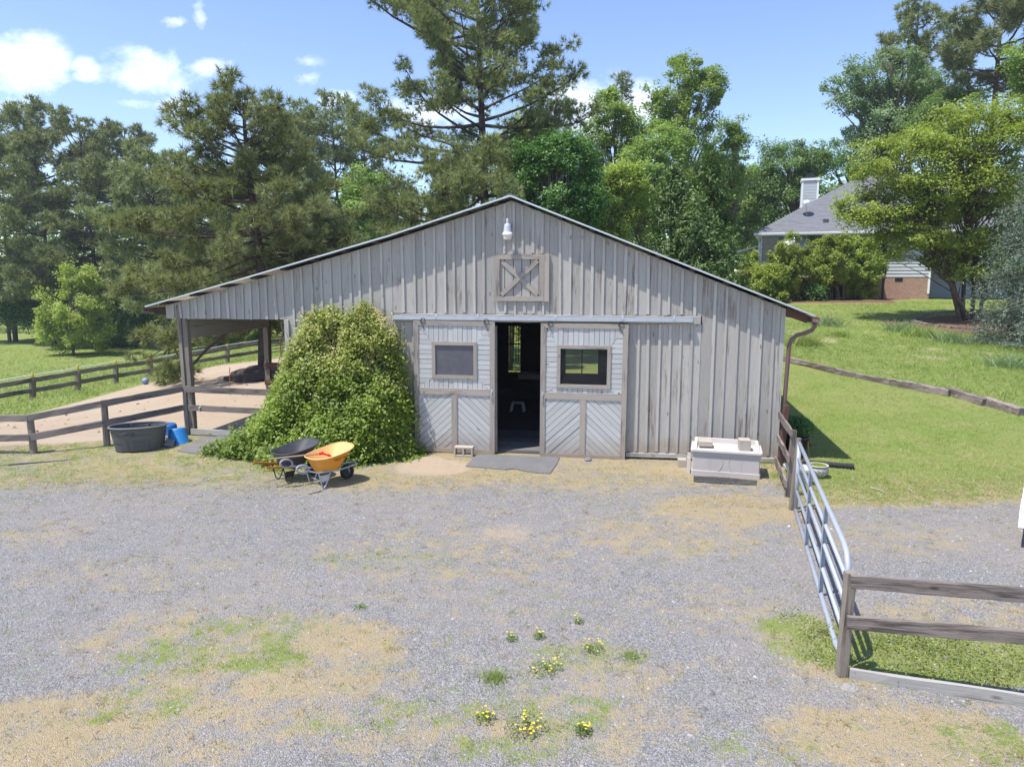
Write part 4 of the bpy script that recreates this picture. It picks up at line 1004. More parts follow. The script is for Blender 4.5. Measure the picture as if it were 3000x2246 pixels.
# stall fork lying in the yellow barrow
t0 = ZY(795, 1354, 10.02); t1 = ZY(950, 1337, 10.36)
t0 += Vector((-.14, .30, -.03)); t1 += Vector((-.14, .30, -.03)); fork = thing('stall_fork', 'stall fork with a pale wooden handle and red head resting in the yellow wheelbarrow', 'fork', tuple(t0)); dv = t1 - t0
obj('handle', MB().tube([Vector((0, 0, 0)), dv], .013, 8), M_HANDLE, fork)
dh = dv.normalized(); sd = Vector((-dh.y, dh.x, 0)).normalized(); mb = MB(); mb.tube([dv - dh * .02, dv + dh * .05], .022, 8); mb.tube([dv + dh * .05 - sd * .09, dv + dh * .05 + sd * .09], .014, 6)
for k in range(9): q = dv + dh * .05 + sd * (-.09 + .0225 * k); mb.tube([q, q + dh * .06 + Vector((0, 0, -.04)), q + dh * .11 + Vector((0, 0, -.045))], .004, 5)
obj('head', mb, M_RED, fork)

# stock tank
ca = GT(372, 1306); cbx = GT(496, 1306)
tk = thing('stock_tank', 'large dark grey oval stock tank standing by the left fence', 'stock tank', (0, 0, 0))
rimc = [ZY(330, 1266, 12.1), ZY(488, 1240, 12.95)]
tc = GT(409, 1313); axis_ = Vector((.82, .30, 0)).normalized(); tk.location = (tc.x - .0, tc.y + .02, tc.z); tk.rotation_euler = (0, 0, math.atan2(axis_.y, axis_.x))
La, Lb, Hh = .47, .30, .43
def trg(k_, z, e=2.3): return superell(0, 0, La * k_, Lb * k_, z, 48, e)
def ribbed(k_, z):
    out = []
    for i, p in enumerate(superell(0, 0, La * k_, Lb * k_, z, 96, 2.3)):
        a = (i % 16) / 16.; g_ = 1 - .035 * (1 if a < .35 else 0) * (1 if z < Hh * .84 else 0); out.append((p[0] * g_, p[1] * g_, p[2]))
    return out
mb = MB(); mb.loft([ribbed(.86, 0), ribbed(.885, .14), ribbed(.90, .145), ribbed(.925, .27), ribbed(.945, .275), ribbed(.96, .38), ribbed(.98, .385), ribbed(1.0, .415)], cap0=True)
obj('shell', mb, M_TANK, tk)
mb = MB(); mb.loft([[(p[0], p[1], p[2]) for p in superell(0, 0, La * k_, Lb * k_, z, 96, 2.3)] for k_, z in ((.985, .415), (.93, .25), (.84, .02))], cap1=True); o = obj('lining', mb, M_TANK, tk); 
for s_ in (-.15, .15): obj('inner_rib', MB().box(s_ - .018, s_ + .018, .235, .262, .05, .41).box(s_ - .018, s_ + .018, -.262, -.235, .05, .41), M_TANK, tk)
obj('rim', MB().tube([(p[0] * 1.012, p[1] * 1.012, .42) for p in superell(0, 0, La, Lb, 0, 64, 2.3)], .016, 8, closed=True), plain('tank_rim', (.17, .175, .18), .6), tk, smooth=True)
mb = MB(); mb.tube([(.115 * math.cos(a) - .14, -.285 - .012, .31 + .035 * math.sin(a)) for a in [2 * math.pi * i / 20 for i in range(20)]], .004, 5, closed=True); obj('badge', mb, M_TANK, tk)
cu = bpy.data.curves.new('embossed_lettering', 'FONT'); cu.body = 'Rubbermaid'; cu.size = .042; cu.extrude = .004; cu.align_x = 'CENTER'
to = bpy.data.objects.new('embossed_lettering', cu); COL.objects.link(to); to.parent = tk; to.data.materials.append(M_TANK); to.location = (-.14, -.295, .297); to.rotation_euler = (R(90), 0, R(-6)); mesh_text(to)
# blue tubs
def tub(label, base, tip, r0, r1, h, m, lug=True):
    s_ = thing('tub', label, 'tub', tuple(base)); s_.rotation_euler = tip
    prof = [(r0 + .02, 0), (r0 + .022, .012), (r0 + .004, .016), (r0, .02), (r1 + .012, h * .90), (r1, h * .965), (r1 * .92, h), (0, h + .004)]
    mb = MB().lathe(prof, 36); obj('bucket', mb, m, s_, smooth=True)
    obj('lug', MB().box(r0 + .005, r0 + .05, -.035, .035, .002, .016), m, s_); return s_
p = G(541, 1306); tub('blue plastic tub turned upside down and leaning, nearest the shed post', (p.x - .01, p.y - .20, .035), (R(-2), R(-9), R(-30)), .19, .145, .345, M_BLUE)
p = G(503, 1290); tub('darker blue tub tucked between the stock tank and the upturned tub', (p.x - .04, p.y + .02, .03), (R(0), R(-3), R(100)), .16, .13, .30, M_BLUE2)
# folded rubber mats
def sheet(name, pts, m, par, th=.008):
    n = len(pts[0]); V = []; F = []
    for row in pts: V += [tuple(p) for p in row]
    nr = len(pts)
    for i in range(nr - 1):
        for j in range(n - 1): F.append((i * n + j, i * n + j + 1, (i + 1) * n + j + 1, (i + 1) * n + j))
    mb = MB(); mb.add(V, F); o = obj(name, mb, m, par, smooth=False); md = o.modifiers.new('thick', 'SOLIDIFY'); md.thickness = th; md.offset = 0; return o
p = G(478, 1322); fm = thing('folded_mat', 'piece of stiff grey rubber mat folded into a tent before the stock tank', 'rubber mat', (p.x - .10, p.y - .05, 0)); fm.scale = (1.3, 1.3, 1.3)
sheet('mat', [[(-.13, -.05, .13), (.02, -.07, .125), (.10, -.03, .12)], [(-.10, .03, .185), (.02, .04, .18), (.10, .04, .17)], [(-.09, .12, .10), (.02, .14, .10), (.11, .12, .09)]], M_MAT, fm, .012)
sheet('mat', [[(.12, -.03, .10), (.24, .0, .075)], [(.13, .04, .18), (.25, .05, .16)], [(.13, .12, .1), (.25, .13, .08)]], M_MAT, fm, .012)
obj('support', MB().bar((-.10, -.0, .06), (.08, .02, .06), .10, .12), M_MAT, fm); blob('support', M_MAT, fm, .06, 5, (.12, .02, .0), 1.4)
# flat mats
def flatmat(label, pxs, z=.012, m=M_MAT, group=None):
    ps = [GT(*q) for q in pxs]; c0 = sum(ps, Vector()) / len(ps); o = thing('rubber_mat', label, 'rubber mat', (c0.x, c0.y, c0.z)); n = len(ps)
    V = [(q.x - c0.x, q.y - c0.y, q.z - c0.z + z) for q in ps] + [(q.x - c0.x, q.y - c0.y, q.z - c0.z - .02) for q in ps]
    mb = MB(); mb.add(V, [tuple(range(n)), tuple(range(n, 2 * n))[::-1]] + [(i, i + n, (i + 1) % n + n, (i + 1) % n) for i in range(n)])
    if sum((V[i][0] * V[(i + 1) % n][1] - V[(i + 1) % n][0] * V[i][1]) for i in range(n)) < 0: mb.f = [f[::-1] for f in mb.f]
    obj('mat', mb, m, o); return o
flatmat('grey rubber mat lying flat between the blue tub and the vine', [(519, 1322), (560, 1300), (588, 1282), (640, 1279), (700, 1278), (745, 1290), (735, 1315), (690, 1330), (600, 1330), (560, 1329)], .016)
flatmat('wavy-edged rubber mat on the ground before the open doorway', [(1364, 1367), (1385, 1345), (1398, 1333), (1500, 1336), (1640, 1341), (1630, 1362), (1612, 1388), (1570, 1386), (1530, 1380), (1505, 1374), (1480, 1377), (1430, 1372)], .016)
sl = thing('stone_slab', 'small broken pale stone slab at the edge of the vine', 'stone slab', tuple(GT(710, 1306))); blob('slab', M_CAST, sl, .17, 8, (0, 0, .0), .28)
# cinder blocks
def cblock(label, p, rz, sx=.36, sy=.18, sz=.155, holes='y', group=None, tilt=0.):
    o = thing('concrete_block', label, 'concrete block', tuple(p), rz, group); mb = MB(); t_ = .030
    if holes == 'y':   # holes run front to back: block lying on its side
        for a, b in ((-sx / 2, -sx / 2 + t_), (-t_ / 2, t_ / 2), (sx / 2 - t_, sx / 2)): mb.box(a, b, -sy / 2, sy / 2, t_, sz - t_)
        mb.box(-sx / 2, sx / 2, -sy / 2, sy / 2, 0, t_ - .0005); mb.box(-sx / 2, sx / 2, -sy / 2, sy / 2, sz - t_ + .0005, sz)
    elif holes == 'x':
        for a, b in ((-sy / 2, -sy / 2 + t_), (-t_ / 2, t_ / 2), (sy / 2 - t_, sy / 2)): mb.box(-sx / 2, sx / 2, a, b, t_, sz - t_)
        mb.box(-sx / 2, sx / 2, -sy / 2, sy / 2, 0, t_ - .0005); mb.box(-sx / 2, sx / 2, -sy / 2, sy / 2, sz - t_ + .0005, sz)
    else: mb.box(-sx / 2, sx / 2, -sy / 2, sy / 2, 0, sz)
    bl = obj('block', mb, M_CONC, o); bv = bl.modifiers.new('b', 'BEVEL'); bv.width = .004; bv.segments = 1; return o
cblock('two-hole concrete block on its side at the foot of the left door', G(1360, 1334), -.14, .34, .16, .17)
# storage box
bl_, br_ = G(2024, 1391), G(2227, 1406); bx = (br_ - bl_); BW = bx.length; ba = math.atan2(bx.y, bx.x)
sb = thing('storage_box', 'weathered cream plastic deck box against the barn wall with blocks on its lid', 'storage box', tuple(bl_), ba); BDp = .56; BH = .395
mb = MB()
def rbox(mb, x0, x1, y0, y1, z0, z1, r=.02, dx=0., n=4):
    def rr(e, z):
        pts = []
        for cx_, cy_, a0 in ((x1 - r, y1 - r, 0), (x0 + r, y1 - r, 90), (x0 + r, y0 + r, 180), (x1 - r, y0 + r, 270)):
            for i in range(n + 1):
                a = R(a0 + 90 * i / n); pts.append((cx_ + (r + e) * math.cos(a), cy_ + (r + e) * math.sin(a), z))
        return pts
    return mb.loft([rr(-.004, z0), rr(dx, z0 + .004), rr(0, z1 - .004), rr(-.004, z1)], cap0=True, cap1=True)
rbox(mb, .012, BW - .012, .012, BDp - .012, 0, BH, .02)
body = obj('body', mb, M_BOXPL, sb)
mb = MB(); rbox(mb, .0, BW, .0, BDp, .0, .085, .025); obj('base_band', mb, M_BOXPL, sb)
mb = MB(); rbox(mb, -.0, BW, -.0, BDp, BH - .06, BH - .003, .025); obj('top_band', mb, M_BOXPL, sb)
for s_ in (-1, 1):
    pts = [(BW / 2 + s_ * (.06 + .34 * (1 - math.cos(a))) * 1., .006, .10 + .27 * math.sin(a) * .9) for a in [R(12 * i) for i in range(0, 8)]]
    pts = [(BW / 2 + s_ * (.045 + .075 * ((k - 3.5) / 5.5) ** 2), .010, BH - .06 - (BH - .15) * k / 9.) for k in range(10)]
    obj('moulding', MB().tube(pts, .0045, 5), M_BOXPL, sb)
for i in (3, 9): obj('groove_strip', MB().box(.05 + i * (BW - .1) / 12 - .0015, .05 + i * (BW - .1) / 12 + .0015, .008, .013, .09, BH - .065), M_BOXPL, sb)
LZ = BH
mb = MB(); rbox(mb, -.018, BW + .018, -.022, BDp + .01, LZ, LZ + .038, .03)
lid = obj('lid', mb, M_BOXLID, sb)
obj('lid_rim', MB().box(.03, BW - .03, BDp - .05, BDp, LZ + .0385, LZ + .115), M_BOXLID, lid)
for a in (.03, BW - .075): obj('lid_rim', MB().loft([[(a, .02, LZ + .0385), (a + .045, .02, LZ + .0385), (a + .045, .02, LZ + .055), (a, .02, LZ + .055)], [(a, BDp - .051, LZ + .0385), (a + .045, BDp - .051, LZ + .0385), (a + .045, BDp - .051, LZ + .115), (a, BDp - .051, LZ + .115)]], cap0=True, cap1=True), M_BOXLID, lid)
obj('side_frame', MB().box(-.075, -.02, .25, .28, 0, .30).box(-.075, -.02, .10, .13, 0, .26).box(-.075, -.05, .13, .25, .05, .09).box(-.075, -.05, .13, .25, .18, .22), M_BOXLID, sb)
Mb_ = Matrix.Translation(bl_) @ Matrix.Rotation(ba, 4, 'Z')
q = Mb_ @ Vector((.20, .20, LZ + .066)); cblock('low concrete block lying on a red brick at the left of the box lid', q, ba + .12, .21, .22, .08, 'none')
q = Mb_ @ Vector((.235, .21, LZ + .0385)); br1 = thing('red_brick', 'flat red brick under the low block on the box lid', 'brick', tuple(q), ba + .35)
obj('brick', MB().box(-.11, .09, -.05, .06, 0, .027), M_BRICKR, br1)
q = Mb_ @ Vector((.80, .16, LZ + .0385)); cblock('tall concrete block standing at the right of the box lid', q, ba + .10, .175, .20, .175, 'x')
q = G(2000, 1368); cblock('concrete block on the ground at the left end of the storage box', (q.x, q.y + .06, 0), -.16, .14, .16, .13, 'none')
flatmat('narrow black rubber strip along the foot of the storage box', [(2032, 1412), (2032, 1396), (2120, 1400), (2218, 1409), (2216, 1421), (2180, 1421), (2100, 1417)], .014, M_RUBBER)
# rock by right door
rk = thing('rock', 'small grey rock by the bottom of the right door', 'rock', tuple(G(1722, 1348))); blob('stone', plain('grey_rock', (.20, .20, .19), .95, bump=.6), rk, .075, 11, (0, 0, 0), .8, 9)
# garden urn, bench column, planter, cutout, pipe
u_ = thing('urn_planter', 'pale cast-stone bowl planter full of lime green moss behind the gate', 'planter', tuple(G(2395, 1397))); s = .145
prof = [(0, 0), (.085, 0), (.095, .012), (.12, .035), (.155, .08), (.168, .125), (.160, .165), (.140, .185), (.155, .195), (.168, .20), (.168, .215), (.150, .218), (.138, .205), (.12, .17), (0, .165)]
obj('bowl', MB().lathe([(r_ * .93, z * .95) for r_, z in prof], 36), M_CAST, u_, smooth=True)
rl = MB()
for k in range(14):
    a = 2 * math.pi * k / 14; pts = [((.153 + .006 * math.sin(j)) * math.cos(a + .25 * math.sin(j * 1.2)), (.153 + .006 * math.sin(j)) * math.sin(a + .25 * math.sin(j * 1.2)), .08 + .022 * j * .9) for j in range(5)]; rl.tube(pts, .008, 5)
obj('relief', rl, M_CAST, u_, smooth=True)
n = 1500; a = rng.random(n) * 6.28; r_ = .128 * np.sqrt(rng.random(n)); Pm = np.stack([r_ * np.cos(a), r_ * np.sin(a), .18 + .02 * rng.random(n) + .02 * (1 - (r_ / .13) ** 2)], 1)
L_MOSS = leafmat('moss', (.16, .22, .02), (.34, .40, .04), (.48, .50, .06), .3)
npmesh('moss', leaves(Pm, .016, up=.5), 4, L_MOSS, u_)
bq = G(2352, 1424); bn = thing('stone_bench', 'small cast-stone bench with a carved scroll leg behind the gate', 'bench', (bq.x, bq.y + .12, 0), -.12)
bo = obj('slab', MB().box(-.20, .155, -.10, .26, .20, .25), M_CAST, bn); bo.modifiers.new('b', 'BEVEL').width = .008
for y in (-.05, .20):
    leg = MB(); pr = [(-.10, 0), (.10, 0), (.105, .03), (.085, .05), (.10, .12), (.11, .16), (.10, .199), (-.10, .199), (-.11, .16), (-.10, .12), (-.085, .05), (-.105, .03)]
    leg.loft([[(p_[0], y - .03, p_[1]) for p_ in pr], [(p_[0], y + .03, p_[1]) for p_ in pr]], cap0=True, cap1=True); obj('leg', leg, M_CAST, bn)
sc_ = MB()
for cx_, cz_ in ((-.035, .13), (.035, .13), (-.03, .06), (.035, .06)):
    sc_.tube([(cx_ + .028 * (1 - i / 14.) * math.cos(i * .75), -.085, cz_ + .028 * (1 - i / 14.) * math.sin(i * .75)) for i in range(12)], .006, 5)
obj('scroll', sc_, M_CAST, bn)
pq = B2W(4.98, .55, 0); pt_ = thing('potted_plant', 'bushy dark green plant in a glossy black pot in the barn shade', 'potted plant', (pq.x, pq.y, zgf(pq.x, pq.y)))
obj('pot', MB().lathe([(0, 0), (.15, 0), (.17, .02), (.225, .33), (.24, .335), (.24, .37), (.222, .372), (.21, .33), (0, .31)], 28), plain('black_pot', (.02, .02, .024), .25), pt_, smooth=True)
n = 5200; v_ = rng.normal(size=(n, 3)); v_ = norm(v_) * (rng.random((n, 1)) ** .4) * np.array([.31, .27, .20]) + np.array([0, 0, .52])
L_POT = leafmat('pot_leaf', (.05, .12, .035), (.10, .22, .06), (.16, .30, .09), .3)
npmesh('foliage', leaves(v_, .038, up=.6), 4, L_POT, pt_)
cq = G(2362, 1312); ct = thing('rusty_silhouette', 'rusty sheet-metal animal silhouette standing in the shade by the black pot', 'garden ornament', (cq.x + .0, cq.y, zgf(cq.x, cq.y)), -.25)
sil = [(-.10, 0), (-.085, .10), (-.06, .17), (-.045, .24), (-.05, .29), (-.035, .34), (-.02, .36), (-.005, .325), (.02, .33), (.045, .30), (.03, .27), (.02, .22), (.045, .13), (.05, .06), (.09, .03), (.09, 0), (.03, 0), (.025, .06), (-.02, .06), (-.03, 0)]
mb = MB(); n = len(sil); mb.add([(a_ * 1.1, -.003, b_ * 1.1) for a_, b_ in sil] + [(a_ * 1.1, .003, b_ * 1.1) for a_, b_ in sil], [tuple(range(n)), tuple(range(n, 2 * n))[::-1]] + [(i, i + n, (i + 1) % n + n, (i + 1) % n) for i in range(n)]); obj('plate', mb, M_RUST, ct)
pa, pb2 = G(2340, 1353, .05), G(2502, 1367, .05); pp = thing('drain_pipe', 'black corrugated drain pipe lying on the lawn behind the stone urn', 'pipe', tuple(pa)); dv = pb2 - pa
mb = MB(); k = 90; pts = [dv * (i / k) for i in range(k + 1)]; mb.tube(pts, [.050 + .006 * (1 if (i // 2) % 2 else -1) for i in range(k + 1)], 16, cap=False); mb.tube([pts[-1], pts[-1] - dv * .01, pts[-1] - dv * .2], [.046, .042, .04], 16)
obj('pipe', mb, M_PIPE, pp, smooth=False)
rd = thing('garden_stake', 'thin rusty stake rising from behind the stone urn', 'stake', tuple(G(2369, 1372))); obj('rod', MB().tube([(0, 0, 0), (-.01, .0, .28), (-.03, .02, .46)], .004, 5), M_RUST, rd)
jq = B2W(4.72, .12, 0); jn = thing('plastic_jug', 'dark blue plastic container at the barn corner behind the fence', 'container', tuple(jq)); o = obj('jug', MB().lathe([(0, 0), (.10, 0), (.11, .02), (.11, .17), (.08, .2), (.03, .22), (.03, .25), (0, .25)], 16), plain('navy_plastic', (.02, .03, .06), .4), jn, smooth=True)
# hose on the grass
hs_ = thing('garden_hose', 'dark hose lying looped on the grass at the left edge', 'hose', tuple(G(200, 1348))); h0 = G(200, 1348)
path = [(-80, 1368), (0, 1365), (60, 1358), (120, 1359), (180, 1352), (240, 1345), (290, 1340), (322, 1334), (326, 1328), (305, 1326), (270, 1333), (230, 1342), (190, 1349), (140, 1352), (70, 1357), (10, 1362)]
pts = []
for i in range(len(path) - 1):
    for k in range(4):
        f = k / 4; pts.append(G(path[i][0] * (1 - f) + path[i + 1][0] * f, path[i][1] * (1 - f) + path[i + 1][1] * f, .022 + (.02 if i > 8 else 0)) - h0)
obj('hose', MB().tube(pts, .011, 7), plain('hose_rubber', (.045, .05, .06), .6), hs_, smooth=True)
obj('hose_end', MB().tube([G(318, 1335, .02) - h0, G(350, 1328, .02) - h0], .012, 6), M_GALV, hs_)
# rubber cuff hung on the shed rail
cf = thing('rubber_strap', 'short grey strap hooked over the lower shed rail', 'strap', tuple(B2W(-6.05, -.03, .60))); cf.rotation_euler = (0, 0, -PSI)
obj('strap', MB().tube([(0, -.03, .0), (0, -.035, .08), (0.01, 0, .105), (0.02, .035, .08)], .016, 6), M_CAST, cf)
# pan inside the shed
q = GT(805, 1233); pn_ = thing('feed_pan', 'black rubber feed pan on the sand at the edge of the vine', 'feed pan', tuple(q)); obj('pan', MB().lathe([(0, .005), (.13, .005), (.16, .02), (.19, .10), (.20, .105), (.185, .10), (.155, .03), (0, .015)], 24), M_RUBBER, pn_, smooth=True)
# play ball
q = GT(427, 1126); bq_ = .13; bl2 = thing('play_ball', 'lone blue and white horse ball on the sand of the paddock', 'ball', (q.x, q.y, q.z))
rings = [[(bq_ * math.sin(a) * math.cos(b_), bq_ * math.sin(a) * math.sin(b_), bq_ + bq_ * math.cos(a)) for b_ in [2 * math.pi * k / 20 for k in range(20)]] for a in [R(3 + 174 * i / 12) for i in range(13)]]
obj('ball', MB().loft(rings, cap0=True, cap1=True), plain('ball_blue', (.16, .22, .42), .5, 0, 6, .5, dirt=(.5, .5, .55)), bl2, smooth=True)
# soil heap
q = GT(800, 1108); hp = thing('manure_heap', 'long heap of dark manure behind the shed beside the pine trunk', 'manure heap', tuple(q)); n = 22; rings = []
for i in range(8):
    a = math.pi / 2 * i / 7; rr = math.cos(a); rings.append([(1.5 * rr * math.cos(2 * math.pi * k / n) * rnd.uniform(.85, 1.12), 0.8 * rr * math.sin(2 * math.pi * k / n) * rnd.uniform(.85, 1.12), .5 * math.sin(a) * rnd.uniform(.8, 1.1) - .03) for k in range(n)])
obj('heap', MB().loft(rings, cap1=True), M_SOIL, hp)
# electric fence stakes
for i, (px, py, ht) in enumerate(((673, 1133, 57), (756, 1100, 42))):
    q = GT(px, py); tp = ZY(px, py - ht, q.y); s_ = thing('fence_stake', ['thin rusty electric fence stake on the sand, nearer the shed', 'thin rusty electric fence stake on the sand, nearer the pine'][i], 'stake', tuple(q), 0, 'electric fence stakes')
    obj('rod', MB().tube([(0, 0, 0), tuple(tp - q)], .012, 5), M_RUST, s_)
# stool in the barn
q = G(1517, 1207, .036); st = thing('step_stool', 'small white plastic step stool on the dark barn floor', 'stool', tuple(q), -PSI); st.location.y += .12
w_, h_ = .145, .225; mb = MB(); rbox(mb, -w_, w_, -.09, .09, h_ - .03, h_, .02); so_ = obj('seat', mb, M_WHITE, st)
for a in (-1, 1):
    for b in (-1, 1): obj('leg', MB().bar((a * (w_ + .012), b * .095, .0), (a * (w_ - .022), b * .075, h_ - .0305), .03, .045, (1, 0, 0)), M_WHITE, st)
# padded bale at the back of the aisle
q = B2W(-.75, 5.9, .036); bb = thing('cushion_stack', 'pale folded blankets on a dark bench deep inside the barn', 'blankets', tuple(q), -PSI); obj('bench', MB().box(-.05, .9, -.2, .3, 0, .5), M_DARKWD, bb); mb = MB(); rbox(mb, -.02, .85, -.18, .28, .501, .64, .06); obj('blanket', mb, M_CAST, bb)

# ------------------------------------------------------------------ VINE
vn = thing('honeysuckle_vine', 'big mound of flowering honeysuckle vine climbing the barn wall left of the doors', 'vine', (0, BD, 0), -PSI)
def vine_pts(n, jit):
    z = rng.random(n) ** 1.05 * 2.62; 
    uL = np.interp(z, [0, .1, .35, .6, 1.0, 1.5, 2.0, 2.5, 2.65], [-5.45, -5.3, -4.95, -4.7, -4.34, -4.20, -3.92, -3.66, -3.6])
    uR = np.interp(z, [0, .15, .5, .9, 1.4, 1.9, 2.3, 2.65], [-1.62, -1.68, -1.80, -1.86, -1.96, -2.06, -2.14, -2.18])
    s = rng.random(n); u = uL + (uR - uL) * s
    pmax = np.interp(z, [0, .12, .3, .7, 1.2, 1.8, 2.4, 2.65], [1.40, 1.32, 1.12, .92, .72, .5, .3, .18])
    edge = np.minimum(1, np.minimum(s, 1 - s) / np.interp(z, [0, .5, 1.5, 2.6], [.26, .18, .12, .07])) ** .55
    edge = np.where((z < .42) & (s < .5), np.maximum(edge, .78 + .2 * rng.random(n)), edge); edge *= np.interp(u, [-6.2, -5.0, -4.2, -3.4], [.8, .9, .95, 1.0])
    lump = 1 + .17 * np.sin(u * 3.1 + 1.2 * np.sin(z * 3)) * np.cos(z * 3.6 + 1) + .13 * np.sin(u * 8.3 + z * 5 + 1.5 * np.sin(z * 7)) * np.cos(z * 9 + u * 2) + .06 * np.sin(u * 19 + z * 13) 
    # gaps of the wall showing near the top
    p_ = pmax * edge * lump - rng.random(n) ** 1.6 * jit
    keep = ~((z > 1.75) & (np.abs(u + 3.02 + .04 * np.sin(z * 9)) < .03 + .09 * (z - 1.75))) & ~((z > 2.52 + .09 * np.sin(u * 7 + .5) * np.cos(u * 2.3) + .06 * np.sin(u * 23)))
    p_ = np.maximum(p_, .04); return u[keep], p_[keep], z[keep]
u, p_, z = vine_pts(1250, .12); nc_ = len(u); k = rng.integers(0, nc_, 66000); off = rng.normal(size=(66000, 3)) * np.array([.095, .055, .085])
lift = rng.random(nc_) ** 1.6 * .26 - .03
keepc = ~((z > .9) & (pn(u * 1.3, z * .8, 4.3, 1.) < .20 + .10 * (z - 1.1))); u, p_, z, lift = u[keepc], p_[keepc], z[keepc], lift[keepc]; nc_ = len(u); k = rng.integers(0, nc_, 66000); P = np.stack([u[k], -p_[k] - lift[k], z[k]], 1) + off; P[:, 2] = np.maximum(P[:, 2] - .04 * (off[:, 0] / .1) ** 2, .012); P[:, 1] = np.minimum(P[:, 1], -.035)
ctone = rng.random(nc_)
L_VINE = leafmat('vine_leaf', (.04, .09, .01), (.26, .38, .04), (.58, .68, .10), .38)
L_VINE2 = leafmat('vine_leaf_olive', (.08, .085, .022), (.34, .35, .09), (.60, .58, .20), .38)
hi = rng.random(len(P)) < sst(.8, 2.1, P[:, 2]) * .8
nb_ = np.stack([np.zeros(len(P)), -np.ones(len(P)) * .7, np.zeros(len(P))], 1); tn = np.clip(ctone[k] * .5 + .5 * rng.random(len(P)), 0, 1)
npmesh('leaves', leaves(P[~hi], .062, nb_[~hi], .6, .8), 4, L_VINE, vn, rndv=tn[~hi]); npmesh('leaves', leaves(P[hi], .056, nb_[hi], .55, .7), 4, L_VINE2, vn, rndv=tn[hi])
u, p_, z = vine_pts(17000, .03); k = rng.random(len(z)) < .08 + .9 * sst(.6, 1.8, z)
k &= pn(u * 2, z * 2, 3.) > .35
P = np.stack([u, -p_ - .015, z], 1)[k]; L_FLW = leafmat('cream_flower', (.55, .48, .22), (.72, .66, .40), (.80, .55, .15), .3)
npmesh('flowers', leaves(P, .042, None, .4, .5), 4, L_FLW, vn)
# tangled inner stems
mb = MB()
for i in range(150):
    s_ = rnd.random(); u0 = -5.6 + 3.8 * s_; zt = rnd.uniform(.5, 2.45) * (1 if u0 > -4.3 else .25); pts = []
    u0 = min(u0, -2.5); u1 = max(-4.1, u0) + rnd.uniform(-.3, .3); u1 = min(-2.5, u1)
    for k in range(7):
        f = k / 6; z_ = zt * f; pm = np.interp(z_, [0, .3, .7, 1.2, 1.8, 2.6], [1.0, .85, .68, .5, .33, .08]) * .8
        pts.append((u0 + (u1 - u0) * f + rnd.uniform(-.06, .06), -max(.03, pm * rnd.uniform(.6, .85)), z_ + .0))
    mb.tube(pts, rnd.uniform(.005, .012), 4)
obj('stems', mb, M_BARKL, vn)
# dark leaf litter core
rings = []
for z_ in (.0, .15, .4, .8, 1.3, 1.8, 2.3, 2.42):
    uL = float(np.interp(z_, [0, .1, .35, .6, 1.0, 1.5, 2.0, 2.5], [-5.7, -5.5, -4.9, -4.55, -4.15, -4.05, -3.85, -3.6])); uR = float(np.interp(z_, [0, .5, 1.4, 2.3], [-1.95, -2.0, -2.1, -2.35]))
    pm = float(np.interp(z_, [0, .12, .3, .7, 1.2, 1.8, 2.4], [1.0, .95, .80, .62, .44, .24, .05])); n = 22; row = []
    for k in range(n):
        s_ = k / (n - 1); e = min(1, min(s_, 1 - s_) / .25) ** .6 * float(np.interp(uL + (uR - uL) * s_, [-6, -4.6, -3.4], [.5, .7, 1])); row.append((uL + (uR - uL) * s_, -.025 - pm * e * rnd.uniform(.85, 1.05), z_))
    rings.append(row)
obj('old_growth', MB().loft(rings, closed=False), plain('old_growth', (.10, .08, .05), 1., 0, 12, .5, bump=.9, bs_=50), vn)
# a few free runners on top
mb = MB(); PP = []
for i in range(26):
    u0 = rnd.uniform(-3.8, -2.2); z0 = 2.35; pts = [(u0, -.15, z0)]
    for k in range(4): pts.append((pts[-1][0] + rnd.uniform(-.05, .05), pts[-1][1] - rnd.uniform(-.02, .03), pts[-1][2] + rnd.uniform(.03, .07)))
    mb.tube(pts, .004, 4); PP += [p for p in pts for _ in range(4)]
obj('runners', mb, M_BARKL, vn); PP = np.array(PP) + rng.normal(size=(len(PP), 3)) * .02; npmesh('leaves', leaves(PP, .04, None, .6, .4), 4, L_VINE2, vn)

# ------------------------------------------------------------------ yellow flowering weeds in the gravel
L_BUT = leafmat('buttercup_leaf', (.08, .14, .025), (.17, .25, .045), (.26, .33, .06), .3)
def weed(label, px, py, r, nfl, nleaf=260, h=.065, tall=False, cat='weed', name='flowering_weed', grp=None):
    q = G(px, py); o = thing(name, label, cat, tuple(q), 0, grp); a = rng.random(nleaf) * 6.28; rr = r * 1.25 * rng.random(nleaf) ** .8
    P = np.stack([rr * np.cos(a), rr * np.sin(a), .01 + h * .7 * rng.random(nleaf) * (1 - .5 * rr / r)], 1); npmesh('leaves', leaves(P, .018, up=.8), 4, L_BUT, o)
    if tall:
        P = np.zeros((260, 3)); P[:, :2] = rng.normal(size=(260, 2)) * r * .55; npmesh('blades', blades(P, h, .008, .5), 3, L_GRASS, o)
    if nfl:
        st_ = MB(); F = []
        for k in range(nfl):
            a_, r2 = rnd.random() * 6.28, r * 1.1 * math.sqrt(rnd.random()); x, y = r2 * math.cos(a_), r2 * math.sin(a_); hh_ = h * rnd.uniform(.6, 1.25); st_.tube([(x * .6, y * .6, 0), (x, y, hh_)], .0015, 3)
            for m_ in range(5): b_ = m_ * 1.257; F.append((x + .006 * math.cos(b_), y + .006 * math.sin(b_), hh_ + .002))
        obj('stalks', st_, L_BUT, o)['kind'] = 'stuff'; npmesh('flowers', leaves(np.array(F), .0095, None, .9, 2.5), 4, M_YFL, o)
    return o
weed('widest clump of yellow buttercups, low in the picture near the bottom edge', 1542, 2130, .13, 24, 260)
weed('yellow buttercup clump up and to the left of the bare weed rosette', 1600, 1962, .115, 15, 240)
